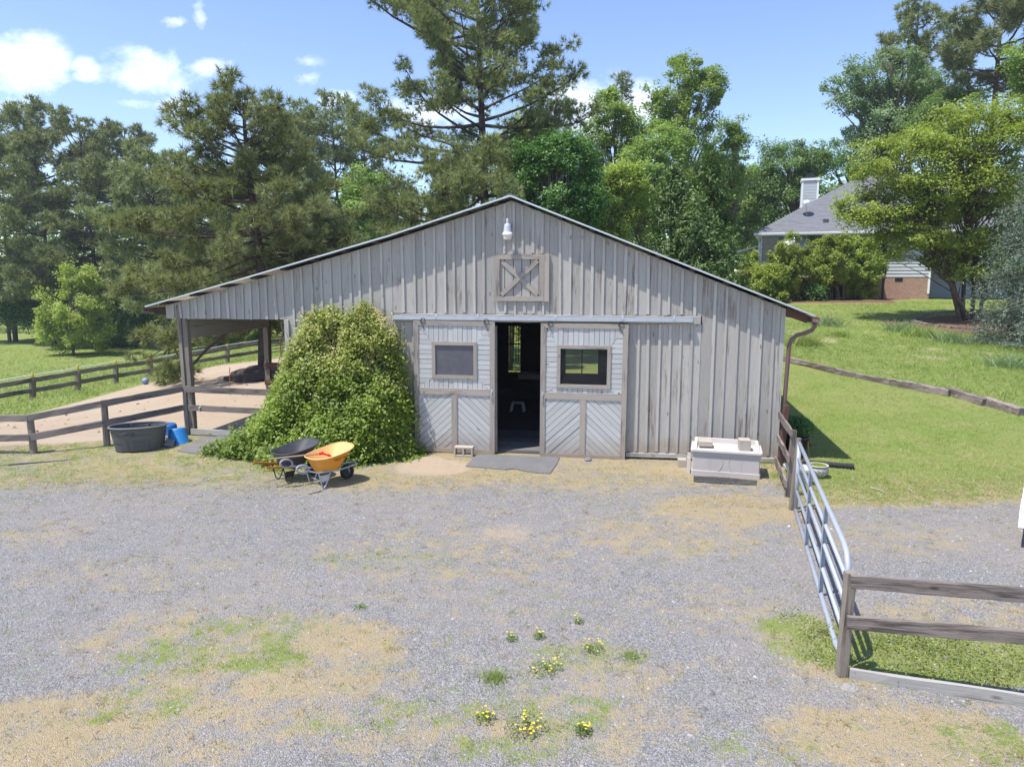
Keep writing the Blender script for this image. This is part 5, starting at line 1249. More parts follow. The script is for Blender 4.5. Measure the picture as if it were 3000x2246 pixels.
weed('small yellow buttercup plant left of the widest clump', 1420, 2105, .07, 9, 160)
weed('yellow-tipped plant with a brownish tuft right of the widest clump', 1708, 2145, .06, 8, 200)
weed('sprawling yellow buttercup strand above the flat weed rosette', 1733, 1905, .085, 10, 200)
weed('tiny yellow buttercup beside the green grass tussock', 1500, 1873, .05, 5, 90)
weed('tiny yellow buttercup by itself higher up the gravel', 1697, 1822, .045, 4, 90)
weed('small yellow buttercup right of the tiny pair', 1580, 1868, .05, 6, 120)
weed('bright green grass tussock on open gravel left of the buttercups', 1450, 1988, .085, 0, 60, .05, True, 'grass tuft', 'grass_tussock')
weed('small dark green dandelion rosette alone on the upper gravel', 1055, 1782, .06, 0, 120, .04, False, 'weed', 'weed_rosette')
weed('flat star-shaped weed rosette on the gravel right of the buttercups', 1852, 1925, .10, 0, 60, .02, True, 'weed', 'weed_rosette')

# ------------------------------------------------------------------ TREES
def tubes_np(mb, pts, rad, n=6): mb.tube(pts, rad, n, cap=False)
L_PINE = leafmat('pine_needles', (.06, .08, .028), (.225, .26, .095), (.45, .49, .21), .33)
L_PINE2 = leafmat('pine_needles_far', (.095, .12, .05), (.235, .27, .11), (.38, .42, .19), .35)
L_DEEP = leafmat('deep_green_leaf', (.035, .085, .018), (.10, .21, .04), (.19, .33, .07), .38)
L_BRIGHT = leafmat('spring_leaf', (.11, .18, .035), (.26, .37, .085), (.42, .52, .16), .45)
L_LIME = leafmat('lime_leaf', (.17, .24, .035), (.36, .44, .085), (.52, .58, .16), .45)
L_MID = leafmat('mid_leaf', (.07, .14, .035), (.17, .28, .07), (.29, .41, .12), .42)
L_BLUE = leafmat('bluish_leaf', (.09, .14, .06), (.22, .31, .14), (.37, .47, .24), .4)
L_MYR = leafmat('myrtle_leaf', (.10, .14, .022), (.30, .375, .055), (.50, .58, .12), .42)
L_CED = leafmat('cedar_spray', (.035, .075, .014), (.095, .175, .03), (.19, .27, .05), .25)
L_BCED = leafmat('blue_cedar_spray', (.045, .075, .05), (.12, .17, .12), (.23, .29, .21), .2)
L_SHRUB = leafmat('shrub_leaf', (.12, .17, .03), (.30, .38, .06), (.48, .55, .12), .42)
def curve_pts(p0, d, L, up, n=6, wob=.1):
    p = Vector(p0); d = Vector(d).normalized(); out = [p.copy()]; st = L / (n - 1)
    for i in range(n - 1):
        d = (d + Vector((rnd.uniform(-wob, wob), rnd.uniform(-wob, wob), up * (i / n) + rnd.uniform(-wob, wob) * .6))).normalized(); p = p + d * st; out.append(p.copy())
    return out
def pine(name, label, loc, H, prof, hmin, nl, tr, nK=13, needle=.22, nw=.02, sp=.19, mat=None, lean=(0, 0), azf=None, group=None, droop=0., dens=1., loc_tops=None, bark=None):
    o = thing(name, label, 'pine tree', tuple(loc), 0, group); mb = MB(); C = []; D = []
    tp = [Vector((lean[0] * t_ + .12 * math.sin(t_ * 5), lean[1] * t_ + .1 * math.sin(t_ * 4 + 1), H * t_ - (.3 if t_ == 0 else 0))) for t_ in np.linspace(0, 1, 12)]
    mb.tube(tp, [tr * (1 - .9 * i / 11) + .02 for i in range(12)], 10)
    for i in range(nl):
        t_ = (i + rnd.random()) / nl; z = hmin + (H * .985 - hmin) * t_; az = i * 2.399 + rnd.uniform(-.8, .8); L = prof(t_) * rnd.uniform(.58, 1.12)
        if azf: L *= azf(az, t_)
        if L < .25: L = .25
        k = z / H * 11; a = tp[min(11, int(k))].lerp(tp[min(11, int(k) + 1)], k % 1)
        el = R(-14 - 22 * droop * (1 - t_) + 46 * t_ + rnd.uniform(-17, 15)); d = Vector((math.cos(az) * math.cos(el), math.sin(az) * math.cos(el), math.sin(el)))
        lp = curve_pts(a, d, L, .28 - .32 * droop * (1 - t_), 7, .13); r0 = .018 + .013 * L; mb.tube(lp, [r0 * (1 - .8 * j / 6) for j in range(7)], 5, cap=False)
        nt_ = max(2, int(L * 1.75 * dens + .5))
        for j in range(nt_):
            f = .32 + .68 * ((j + rnd.random()) / nt_) ** .8; q = f * 6; b = lp[min(6, int(q))].lerp(lp[min(6, int(q) + 1)], q % 1)
            dd = (lp[min(6, int(q) + 1)] - lp[max(0, int(q) - 1)]).normalized(); sd_ = dd.cross(Vector((0, 0, 1))) * rnd.uniform(-1.2, 1.2); Lt = (.38 + .26 * L * (1.12 - f)) * rnd.uniform(.6, 1.25)
            tw = curve_pts(b, dd * rnd.uniform(.3, .9) + sd_ + Vector((0, 0, rnd.uniform(-.3, .9))), Lt, .3, 4, .2); mb.tube(tw, [.014, .011, .008, .004], 3, cap=False)
            R0 = (.26 + .26 * Lt) * rnd.uniform(.75, 1.2) * (sp / .22) ** .5; m_ = max(6, int(3 + 15 * (R0 / .42) ** 1.6 / (sp / .22) ** 1.3)); cc = tw[3].lerp(tw[2], .5)
            for k_ in range(m_):
                v = Vector((rnd.gauss(0, 1), rnd.gauss(0, 1), rnd.gauss(.25, .8))).normalized(); rr = R0 * rnd.uniform(.35, 1.)
                C.append(cc + Vector((v.x * rr, v.y * rr, v.z * rr * .62))); D.append(v + Vector((0, 0, .35)))
        C.append(lp[-1]); D.append(d + Vector((0, 0, .5)))
    for _ in range(4): C.append(tp[-1] + Vector((rnd.uniform(-.15, .15), rnd.uniform(-.15, .15), rnd.uniform(-.2, .05)))); D.append(Vector((0, 0, 1)))
    obj('trunk', mb, bark or M_BARK, o, smooth=True)
    C = np.array([tuple(c) for c in C]); D = norm(np.array([tuple(d) for d in D])); C = C + rng.normal(size=C.shape) * .03
    tone = np.repeat(rng.random(len(C)), nK); C2 = np.repeat(C, nK, 0); D2 = norm(np.repeat(D, nK, 0) * .75 + rng.normal(size=(len(C2), 3)) * .62)
    L_ = (needle * (.75 + .5 * rng.random(len(C2))))[:, None]; sd2 = norm(np.cross(D2, rng.normal(size=(len(C2), 3)))) * nw / 2
    V = np.stack([C2 + sd2, C2 - sd2, C2 + D2 * L_], 1).reshape(-1, 3)
    npmesh('crown', V, 3, mat or L_PINE, o, rndv=np.clip(tone * .7 + .3 * rng.random(len(C2)), 0, 1)); return o
def broad(name, label, loc, blobs, leaf, mat, nleaf, trunk=(.16, 1), clump_r=.5, cat='tree', group=None, bark=None, gap=.0, flat=.75, nclump=90, up=.5, trunks=None, aspect=.6, shell=.5):
    """blobs: (dx,dy,z,rx,ry,rz,weight)"""
    o = thing(name, label, cat, tuple(loc), 0, group); mb = MB(); C = []; w_ = [b[6] for b in blobs]; tw = sum(w_)
    for b in blobs:
        k = max(3, int(nclump * b[6] / tw))
        for i in range(k):
            v = Vector((rnd.gauss(0, 1), rnd.gauss(0, 1), rnd.gauss(0, 1))).normalized() * (shell + (1 - shell) * rnd.random() ** .7); C.append((Vector((b[0] + v.x * b[3], b[1] + v.y * b[4], b[2] + v.z * b[5])), b))
    bases = trunks or [(0, 0)]
    tz = [b[2] for b in blobs]; zc = sum(tz) / len(tz)
    stems = []
    for (bx_, by_) in bases:
        bb = blobs[0] if len(bases) == 1 else rnd.choice(blobs); top = Vector((bb[0] * .8 + bx_ * .8, bb[1] * .8 + by_ * .8, bb[2] + bb[5] * .55)); p0 = Vector((bx_, by_, -.2)); pts = []
        for k in range(8):
            f = k / 7; q = p0.lerp(top, f) + Vector((math.sin(f * 5 + bx_ * 9) * .06 * trunk[0] * 6, math.cos(f * 4 + by_ * 7) * .05 * trunk[0] * 6, 0)) * f; pts.append(q)
        mb.tube(pts, [trunk[0] * (1.15 - .9 * k / 7) for k in range(8)], 9, cap=False); stems.append(pts)
    for (c, b) in C:
        pts = min(stems, key=lambda s_: (s_[4] - c).length); zt = max(.25, min(.95, (c.z - .25 * b[5] - .4) / max(.1, pts[-1].z))); zt *= rnd.uniform(.6, .95); q = zt * 7; a = pts[min(7, int(q))].lerp(pts[min(7, int(q) + 1)], q % 1)
        L = (c - a).length; m = a.lerp(c, .5) + Vector((0, 0, L * .08)) + Vector((rnd.gauss(0, .05), rnd.gauss(0, .05), rnd.gauss(0, .05))) * L; r0 = trunk[0] * .16 + .006 * L
        mb.tube([a, a.lerp(m, .6), m, m.lerp(c, .6), c], [r0, r0 * .8, r0 * .6, r0 * .4, r0 * .2], 4, cap=False)
    obj('trunk', mb, bark or M_BARKL, o, smooth=True)
    cc = np.array([tuple(c) for c, _ in C]); nleaf = int(nleaf * 1.35); rr = np.array([clump_r * 1.35 * rnd.uniform(.55, 1.3) for _ in C]); k = rng.integers(0, len(cc), nleaf); v = rng.normal(size=(nleaf, 3)); v = norm(v) * (rng.random((nleaf, 1)) ** .45)
    # sub-tufts inside each clump give twig-scale grouping
    sub = rng.normal(size=(len(cc), 9, 3)); sub = norm(sub) * (.35 + .5 * rng.random((len(cc), 9, 1))); j = rng.integers(0, 9, nleaf); v = sub[k, j] + v * .5
    P = cc[k] + v * rr[k][:, None] * np.array([1, 1, flat]); P[:, 2] = np.maximum(P[:, 2], .05)
    ctr = np.array([np.mean([b[0] for b in blobs]), np.mean([b[1] for b in blobs]), zc]); nb_ = norm(P - ctr) * .5
    tone = rng.random(len(cc))[k] * .35 + .65 * rng.random(nleaf)
    if leaf >= .125:
        V = leaves(P, leaf * 1.12, nb_, aspect * 1.3, up).reshape(-1, 4, 3)[:, [0, 1, 3]]; V[:, 1] = V[:, 1] * .6 + V[:, 2] * .4 if False else V[:, 1]
        npmesh('crown', V.reshape(-1, 3), 3, mat, o, rndv=tone)
    else: npmesh('crown', leaves(P, leaf, nb_, aspect, up), 4, mat, o, rndv=tone)
    return o
def conifer(name, label, loc, H, Rb, leaf, mat, n, tips=None, droop=.0, group=None, cat='cedar tree', pw=.8, asp=.32, kup=.1):
    o = thing(name, label, cat, tuple(loc), 0, group); mb = MB(); PP = []
    for (dx, dy, h, rb) in (tips or [(0, 0, H, Rb)]):
        mb.tube([(dx * .3, dy * .3, -.2), (dx, dy, h * .5), (dx, dy, h)], [.14, .08, .01], 8, cap=False); m = int(n / len(tips or [1])); nb = int(260)
        t_ = rng.random(nb) ** 1.35; az = rng.random(nb) * 6.283; L = rb * (1 - t_) ** pw * (.72 + .45 * rng.random(nb)) + .08
        z0 = .25 + t_ * (h - .35)
        for i in range(nb):
            el = .45 - droop * .9 + rnd.uniform(-.1, .15); 
            if i % 2 == 0: mb.tube([(dx, dy, z0[i]), (dx + math.cos(az[i]) * L[i], dy + math.sin(az[i]) * L[i], z0[i] + L[i] * math.tan(el) * .5)], [.018, .005], 3, cap=False)
        k = rng.integers(0, nb, m); f = .25 + .75 * rng.random(m) ** .7; r_ = L[k] * f; w = .16 * (1.1 - f) * rb * .5 + .07; zz = z0[k] + r_ * (.48 - droop * .55) * .6 - droop * f * f * L[k] * .45
        P = np.stack([dx + np.cos(az[k]) * r_, dy + np.sin(az[k]) * r_, zz], 1) + rng.normal(size=(m, 3)) * w[:, None]; PP.append(P)
    obj('trunk', mb, M_BARKL, o, smooth=True); P = np.concatenate(PP); P[:, 2] = np.maximum(P[:, 2], .1); out = P - np.array([0, 0, 0]); out[:, 2] = 0
    npmesh('crown', leaves(P, leaf, norm(out) * .8, asp, kup), 4, mat, o); return o
def at(px, Y, z=None):
    x = (px - 1500) / FPX * (Y * _c + (CAMH - (0 if z is None else z)) * _s); return Vector((x, Y, zgf(x, Y)))
def ztop(py, Y): return ZY(1500, py, Y).z
# ---- pines, near
b = at(1415, 30); H = 15.6 - b.z
pine('pine_tree', 'tallest dark pine rising straight behind the barn ridge', b, H, lambda t_: float(np.interp(t_, [0, .15, .35, .6, .8, .92, 1], [4.4, 5.2, 5.3, 4.9, 4.1, 3.1, 1.5])), 3.6, 104, .25, needle=.24, nw=.030, sp=.20, nK=16, azf=lambda a, t_: 1.0 + .12 * math.cos(a - math.pi) )
b = GT(772, 1101); H = ztop(152, b.y) - b.z - 1.5
pine('pine_tree', 'pine with long low left-hand limbs standing behind the open shed', b, H, lambda t_: float(np.interp(t_, [0, .15, .3, .5, .62, .75, .9, 1.0], [4.4, 4.8, 4.6, 3.7, 1.9, 2.3, 1.9, .8])), 2.1, 84, .22, needle=.25, nw=.028, sp=.20, nK=19, lean=(-.15, .3), azf=lambda a, t_: .92 + (.26 * -math.cos(a)) * (1 - .75 * t_) - .12 * max(0, -math.sin(a)) , droop=.6, dens=.85)
b = GT(850, 1099) + Vector((.5, 1.2, 0)); pine('pine_tree', 'slender leaning pine immediately right of the shed pine', b, 7.2, lambda t_: 2.4 * (1 - t_ * .6), 3.4, 26, .15, needle=.26, nw=.026, sp=.22, lean=(-1.2, .6))
# low pines behind the roof line
for px, py, Y, rad, lab in ((1180, 540, 33, 2.6, 'small pine peeking over the roof left of the ridge'), (1340, 500, 27, 2.0, 'low bushy pine over the ridge at the foot of the tallest pine'), (1010, 640, 36, 2.6, 'low pine over the left roof slope, below the far pines'), (1490, 545, 25, 1.0, 'small pine top brushing the barn ridge')):
    b = at(px, Y); pine('pine_tree', lab, b, ztop(py, Y) - b.z, lambda t_, r=rad: r * (1.05 - .8 * t_), 1.2, 34, .12, needle=.24, nw=.026, sp=.22, nK=18)
# ---- pines, far left and middle
FARP = [(35, 360, 66, 3.9, 'far left pine at the picture edge'), (150, 330, 62, 4.4, 'tallest of the far left pines'), (285, 372, 60, 4.8, 'far left pine with a long bare limb over the lime shrub'), (410, 388, 66, 3.6, 'far pine between the left group and the shed pine'),
        (905, 335, 56, 3.0, 'left one of the two round-topped far pines in the middle'), (1000, 305, 60, 3.4, 'right one of the two round-topped far pines in the middle'), (1085, 380, 62, 2.4, 'thin far pine just left of the tallest pine'), (640, 560, 52, 3.2, 'lower far pine right of the shed pine crown'), (480, 470, 50, 3.4, 'lower far pine left of the shed pine crown'), (830, 470, 50, 3.0, 'far pine below the two round-topped ones')]
for px, py, Y, rad, lab in FARP:
    b = at(px, Y); H = ztop(py, Y) - b.z
    pine('pine_tree', lab, b, H, lambda t_, r=rad: r * float(np.interp(t_, [0, .3, .7, .9, 1], [1.15, 1.25, 1.1, .8, .3])), H * .24, 58, .2, needle=.37, nw=.078, sp=.36, nK=9, dens=1., mat=L_PINE2)
b = at(1627, 62); pine('pine_tree', 'thin wispy pine trunk right of the tallest pine', b, ztop(262, 62) - b.z, lambda t_: 1.7, (ztop(420, 62) - b.z), 22, .18, needle=.36, nw=.05, sp=.4, nK=9, mat=L_PINE2)
b = at(1812, 58); pine('pine_tree', 'narrow dark pine tip above the left tulip tree', b, ztop(222, 58) - b.z, lambda t_: 1.5 * (1.2 - t_), (ztop(480, 58) - b.z), 24, .15, needle=.36, nw=.05, sp=.36, nK=9, mat=L_PINE2)
b = at(2622, 50); H = ztop(26, 50) - b.z; pine('pine_tree', 'tall narrow pine over the round bluish tree behind the house', b, H, lambda t_: 2.6 * float(np.interp(t_, [0, .5, 1], [.8, 1.1, .4])), ztop(420, 50) - b.z, 34, .26, needle=.40, nw=.055, sp=.32, nK=15, dens=1., mat=L_PINE2)
b = at(2850, 44); H = ztop(-30, 44) - b.z; pine('pine_tree', 'broad-crowned tall pine at the upper right corner', b, H, lambda t_: 4.4 * float(np.interp(t_, [0, .35, .7, 1], [.7, 1.1, .85, .3])), ztop(290, 44) - b.z, 36, .30, needle=.38, nw=.055, sp=.32, nK=15, dens=1., mat=L_PINE2)
# ---- broadleaf, behind the barn
def el_(px, py, Y, rxp, ryp, b, w=1., ry=None):
    """ellipsoid seen at px,py with pixel radii, relative to base b"""
    c = ZY(px, py, Y); k = Y / FPX * 1.02; return (c.x - b.x, 0 if ry is None else ry, c.z - b.z, rxp * k, rxp * k * .9, ryp * k, w)
b = at(1630, 27); broad('round_tree', 'dense round dark green tree right behind the ridge', b, [el_(1630, 540, 27, 120, 150, b, 3), el_(1570, 470, 27, 60, 60, b, .7), el_(1700, 640, 27, 55, 80, b, .7)], .115, L_DEEP, 31000, (.12, 1), .40, nclump=170)
b = at(1560, 36); broad('leafy_tree', 'light yellow-green tree between the tallest pine and the round dark tree', b, [el_(1540, 440, 36, 90, 90, b, 2), el_(1500, 520, 36, 70, 70, b, 1)], .13, L_LIME, 15000, (.12, 1), .5, nclump=70)
b = at(1800, 39); broad('tulip_tree', 'airy spring-green tulip tree, the left of the two tall ones', b, [el_(1800, 330, 39, 55, 90, b, 1.2), el_(1760, 450, 39, 75, 90, b, 1.3), el_(1880, 440, 39, 70, 80, b, 1.2), el_(1800, 590, 39, 110, 100, b, 1.6)], .15, L_BRIGHT, 24000, (.15, 1), .55, nclump=95, gap=.2)
b = at(2000, 41); broad('tulip_tree', 'tallest airy tulip tree in the middle right skyline', b, [el_(2005, 215, 41, 45, 65, b, .9), el_(1955, 300, 41, 50, 60, b, .8), el_(2055, 275, 41, 55, 70, b, 1), el_(1995, 350, 41, 90, 60, b, 1.1), el_(2010, 480, 41, 110, 90, b, 1.2)], .15, L_BRIGHT, 22000, (.17, 1), .5, nclump=85)
b = at(2140, 43); broad('leafy_tree', 'slim green tree just right of the tallest tulip tree', b, [el_(2145, 400, 43, 32, 40, b, .7), el_(2110, 520, 43, 90, 90, b, 2)], .15, L_BRIGHT, 13000, (.12, 1), .5, nclump=60)
b = at(1780, 33); broad('leafy_tree', 'yellowish leafy tree low behind the right roof slope', b, [el_(1775, 610, 33, 75, 110, b, 2), el_(1830, 560, 33, 60, 90, b, 1.2)], .12, L_LIME, 20000, (.1, 1), .45, nclump=90)
b = at(1885, 37); broad('leafy_tree', 'bright mid-green tree filling the gap left of the cedars', b, [el_(1890, 560, 37, 110, 120, b, 2), el_(1950, 450, 37, 80, 70, b, 1)], .13, L_BRIGHT, 22000, (.1, 1), .5, nclump=100)
b = at(2185, 53); broad('leafy_tree', 'tall green tree right of the cedars, left of the chimney', b, [el_(2170, 560, 53, 90, 120, b, 2), el_(2220, 680, 53, 80, 110, b, 1.5), el_(2130, 640, 53, 60, 120, b, 1.2)], .17, L_BRIGHT, 20000, (.12, 1), .65, nclump=110)
b = at(2330, 52); broad('leafy_tree', 'wide mid-green tree rising behind the chimney', b, [el_(2300, 500, 52, 100, 80, b, 2), el_(2390, 470, 52, 85, 60, b, 1.2), el_(2340, 620, 52, 150, 100, b, 2), el_(2240, 560, 52, 70, 80, b, 1)], .17, L_MID, 26000, (.2, 1), .7, nclump=110)
b = at(2480, 56); broad('leafy_tree', 'round green tree between the chimney and the bluish tree', b, [el_(2480, 520, 56, 80, 70, b, 1.5), el_(2470, 640, 56, 110, 90, b, 1.2)], .18, L_MID, 14000, (.2, 1), .7, nclump=60)
b = at(2600, 47); broad('bluish_tree', 'big bluish-green broad tree behind the hip roof', b, [el_(2600, 230, 47, 110, 70, b, 1.6), el_(2500, 270, 47, 75, 75, b, 1.1), el_(2680, 290, 47, 90, 80, b, 1.2), el_(2580, 360, 47, 110, 70, b, 1.5), el_(2540, 430, 47, 50, 50, b, .4)], .17, L_BLUE, 21000, (.3, 1), .6, nclump=120)
b = at(2790, 44); broad('leafy_tree', 'dark green tree crown under the broad pine, above the myrtle', b, [el_(2800, 310, 44, 80, 45, b, 1.2), el_(2740, 380, 44, 80, 60, b, 1)], .16, L_MID, 9000, (.2, 1), .6, nclump=60)
b = at(3010, 32); broad('leafy_tree', 'light green branch tips at the right picture edge below the tall pine', b, [el_(3010, 200, 32, 50, 60, b, 1), el_(3060, 320, 32, 70, 90, b, 1)], .13, L_BRIGHT, 9000, (.15, 1), .45, nclump=40)
# cedars
b = at(2010, 30); z1 = ztop(448, 30) - b.z; z2 = ztop(480, 30) - b.z
conifer('cedar_tree', 'dark twin-topped evergreen cedar behind the right roof slope', b, 8, 1.9, .16, L_CED, 46000, tips=[(-.8, 0, z2, 1.9), (.8, .2, z1, 2.0), (.0, -.6, z1 * .75, 2.0)], asp=.42, pw=.75)
b = at(3085, 23.5); hc = ztop(200, 23.5) - b.z; conifer('blue_cedar', 'drooping blue-grey cedar at the right picture edge', b, hc, 2.4, .10, L_BCED, 46000, droop=1.0, pw=.42, tips=[(0, 0, hc, 2.7), (-.7, -.5, hc * .86, 2.5)])
# crape myrtle
b = GT(2838, 940); Y = b.y
broad('crape_myrtle', 'large multi-trunked crape myrtle with a yellow-green dome on the lawn', b, [el_(2840, 400, Y, 150, 90, b, 2.4), el_(2650, 480, Y, 150, 85, b, 2.2), el_(2560, 600, Y, 100, 60, b, 1.2), el_(2780, 560, Y, 190, 90, b, 2.2), el_(2960, 420, Y, 110, 120, b, 1.6), el_(2900, 650, Y, 120, 100, b, 1.2), el_(2700, 715, Y, 120, 60, b, 1.0), el_(2850, 520, Y, 160, 110, b, 1.2), el_(2620, 640, Y, 90, 60, b, .8), el_(2830, 770, Y, 100, 60, b, 1.0), el_(2920, 730, Y, 90, 90, b, 1.0)],
      .105, L_MYR, 66000, (.075, 1), .52, nclump=420, trunks=[(-.28, 0), (-.12, .2), (.05, -.1), (.22, .12), (.34, -.1), (0, .3)], bark=M_BARKM, flat=.55, up=.7, shell=.55)
b = GT(2975, 930) ; broad('dark_shrub_tree', 'dark shaded multi-stemmed small tree under the myrtle at the right', b, [el_(2960, 760, b.y, 75, 80, b, 2), el_(3000, 640, b.y, 60, 80, b, 1)], .08, L_DEEP, 17000, (.05, 1), .35, nclump=70, trunks=[(-.2, 0), (0, .1), (.2, 0), (.1, -.15)], bark=M_BARKM)
# shrubs in front of the house
SH = [(2195, 870, 2195, 800, 40, 62, 'lime green shrub at the left corner of the house', L_LIME, 9000), (2315, 880, 2300, 765, 60, 75, 'leggy shrub hiding the left end of the deck', L_SHRUB, 12000), (2400, 872, 2385, 760, 55, 60, 'leggy shrub before the deck railing, second from the left', L_SHRUB, 9000),
      (2455, 878, 2440, 745, 55, 60, 'tallest leggy shrub at the middle of the deck', L_SHRUB, 11000), (2515, 876, 2520, 770, 60, 75, 'leggy shrub at the right end of the deck', L_SHRUB, 12000), (2600, 866, 2590, 790, 60, 70, 'brownish leggy shrub before the light siding', L_MID, 9000), (2715, 858, 2705, 800, 40, 60, 'thin upright shrub at the white corner board', L_MID, 5000), (2655, 866, 2650, 800, 60, 60, 'low leggy shrub in front of the brick foundation', L_SHRUB, 8000), (2790, 862, 2790, 800, 60, 60, 'shaded shrub before the recessed wing of the house', L_MID, 8000), (2250, 884, 2250, 830, 50, 50, 'low shrub under the left house window', L_SHRUB, 7000), (2385, 880, 2388, 862, 30, 16, 'low dark shrub beside the black panel under the deck', L_DEEP, 4000)]
for px, py, cx, cy_, rx, ry, lab, mt, nn in SH:
    b = GT(px, py); cy_ += 10 if ry > 20 else 0; ry += 8; broad('shrub', lab, b, [el_(cx, cy_, b.y, rx * 1.25, ry, b, 1), el_(cx + rx * .4, cy_ - ry * .25, b.y, rx * .7, ry * .6, b, .5), el_(cx - rx * .4, cy_ + ry * .1, b.y, rx * .7, ry * .7, b, .5), el_(cx, cy_ + ry * .75, b.y, rx * .9, ry * .5, b, .5)], (.126), mt, int(nn * 1.8), (.025, 1), .30, 'shrub', 'shrubs along the house', nclump=60, trunks=[(rnd.uniform(-.4, .4), rnd.uniform(-.2, .2)) for _ in range(12)], bark=M_BARKM, shell=.15, flat=1.)
# left: lime tree on the pasture and dark wood behind
b = GT(215, 1040); broad('lime_tree', 'bright lime-green bushy tree alone on the pasture at the left', b, [el_(215, 900, b.y, 95, 75, b, 2), el_(180, 960, b.y, 60, 60, b, 1.5), el_(250, 970, b.y, 70, 55, b, 1.3), el_(240, 820, b.y, 55, 50, b, .8)], .17, L_LIME, 26000, (.09, 1), .6, nclump=130)
b = GT(330, 1030) + Vector((2, 4, 0)); broad('leafy_tree', 'dark green bushy tree right behind the lime-green one', b, [el_(330, 950, b.y, 90, 90, b, 2), el_(400, 900, b.y, 90, 90, b, 1.3), el_(300, 860, b.y, 70, 60, b, .8)], .18, L_DEEP, 20000, (.1, 1), .7, nclump=90)
b = at(20, 66); broad('leafy_tree', 'dark tree at the far edge of the pasture, left picture edge', b, [el_(10, 850, 66, 110, 90, b, 2), el_(90, 880, 66, 70, 70, b, 1)], .26, L_DEEP, 16000, (.15, 1), 1.1, nclump=70)
b = at(140, 70); broad('leafy_tree', 'dark tree at the far edge of the pasture behind the lime-green one', b, [el_(140, 840, 70, 90, 90, b, 2)], .26, L_DEEP, 10000, (.15, 1), 1.1, nclump=50)
for px, py, Y, rx, ry, lab in ((700, 930, 58, 130, 80, 'green thicket seen through the open shed'), (560, 760, 58, 100, 120, 'green leafy tree behind the low limbs of the shed pine'), (1090, 610, 46, 70, 110, 'bright green tree glimpsed left of the tallest pine'), (880, 640, 56, 90, 110, 'green leafy tree over the left roof slope')):
    b = at(px, Y); broad('leafy_tree', lab, b, [el_(px, py, Y, rx, ry, b, 1), el_(px - rx * .6, py + 40, Y, rx * .6, ry * .6, b, .4)], .2, L_MID if py > 700 else L_BRIGHT, 14000, (.12, 1), .7, nclump=60)
# distant woods: one mass closing the horizon
P = []; TT = []
for i in range(210):
    x = rnd.uniform(-110, 115); Y = rnd.uniform(76, 105) if x < 20 else rnd.uniform(62, 100); h = rnd.uniform(8, 13) + (5 if x < -5 else 0); g = zgf(x, Y); r_ = rnd.uniform(2.5, 4.5); n = 440
    v = norm(rng.normal(size=(n, 3))) * (rng.random((n, 1)) ** .35); P.append(np.array([x, Y, g + h * .5]) + v * np.array([r_, r_, h * .56])); TT.append(np.full(n, rnd.random()) * .5 + .5 * rng.random(n))
P = np.concatenate(P); npmesh('distant_woods', leaves(P, .70, None, .8, .3).reshape(-1, 4, 3)[:, [0, 1, 3]].reshape(-1, 3), 3, L_MID, rndv=np.concatenate(TT), kind='stuff')
# day lilies and tufts on the bank
for i, (px, py, lab) in enumerate(((2420, 952, 'upper left clump of strappy lily leaves on the bank'), (2460, 985, 'small leafy clump lower left on the bank'), (2640, 968, 'middle clump of strappy lily leaves on the bank'), (2700, 985, 'lily clump just right of the middle one'), (2790, 1002, 'right-hand lily clump on the bank'), (2350, 1010, 'tall grassy clump beside the barn downspout'), (2960, 1075, 'lone leafy plant above the right end of the timbers'), (2378, 1012, 'lime yellow-green leafy plant by the downspout clump'))):
    q = GT(px, py); o = thing('lily_clump' if i not in (1, 7, 6) else 'leafy_plant', lab, 'plant', tuple(q), 0, 'plants on the grassy bank'); n = 340; P = np.zeros((n, 3)); P[:, :2] = rng.normal(size=(n, 2)) * (.28 if i not in (1, 7) else .12)
    npmesh('blades', blades(P, .34 if i not in (1, 7) else .18, .028, .9), 3, L_GRASS if i % 2 else L_BLUE, o)
    if i in (1, 7, 6):
        v = np.abs(rng.normal(size=(260, 3))) * np.array([.1, .1, .08]); v[:, 0] *= rng.choice([-1, 1], 260); npmesh('leaves', leaves(v, .09, up=.8), 4, L_LIME, o)

# ------------------------------------------------------------------ HOUSE
hA = Vector((14.45, 42.0, 0)); hd_ = Vector((.94, -.342, 0)).normalized(); hbk = Vector((.342, .94, 0)).normalized(); HR = math.atan2(hd_.y, hd_.x)
HZ = 2.05; house = thing('house', 'single-storey grey house with a hip roof up the slope behind trees', 'house', (hA.x, hA.y, HZ), HR)
HLn, HD_ = 8.8, 11.; EZ = 3.62; BZ = 1.15
M_FBRICK = None
m, t, bs = newmat('foundation_brick'); oc = t.objcoord(False); br = t.node('ShaderNodeTexBrick'); t.inp(br.inputs['Vector'], t.mapping(oc, (1, 1, 1)))
mp_ = t.node('ShaderNodeMapping'); t.inp(mp_.inputs[0], oc); mp_.inputs['Rotation'].default_value = (R(90), 0, 0); t.l.new(mp_.outputs[0], br.inputs['Vector'])
br.inputs['Scale'].default_value = 4.5; br.inputs['Color1'].default_value = (.40, .24, .16, 1); br.inputs['Color2'].default_value = (.30, .16, .11, 1); br.inputs['Mortar'].default_value = (.42, .38, .33, 1); br.inputs['Mortar Size'].default_value = .015
t.inp(bs.inputs['Base Color'], br.outputs['Color']); bs.inputs['Roughness'].default_value = .9; M_FBRICK = m
m, t, bs = newmat('shingle'); oc = t.objcoord(False); v1 = t.noise(t.mapping(oc, (3, 3, 14)), 1.6, 3, .6); v2 = t.noise(oc, 30, 3)
t.inp(bs.inputs['Base Color'], t.mix(t.math('ADD', t.math('MULTIPLY', v1, .8), t.math('MULTIPLY', v2, .25), clamp=True), (.085, .088, .10), (.24, .245, .265))); bs.inputs['Roughness'].default_value = .95; M_SHING = m
obj('foundation', MB().box(0, HLn, .02, HD_, -.6, BZ), M_FBRICK, house)
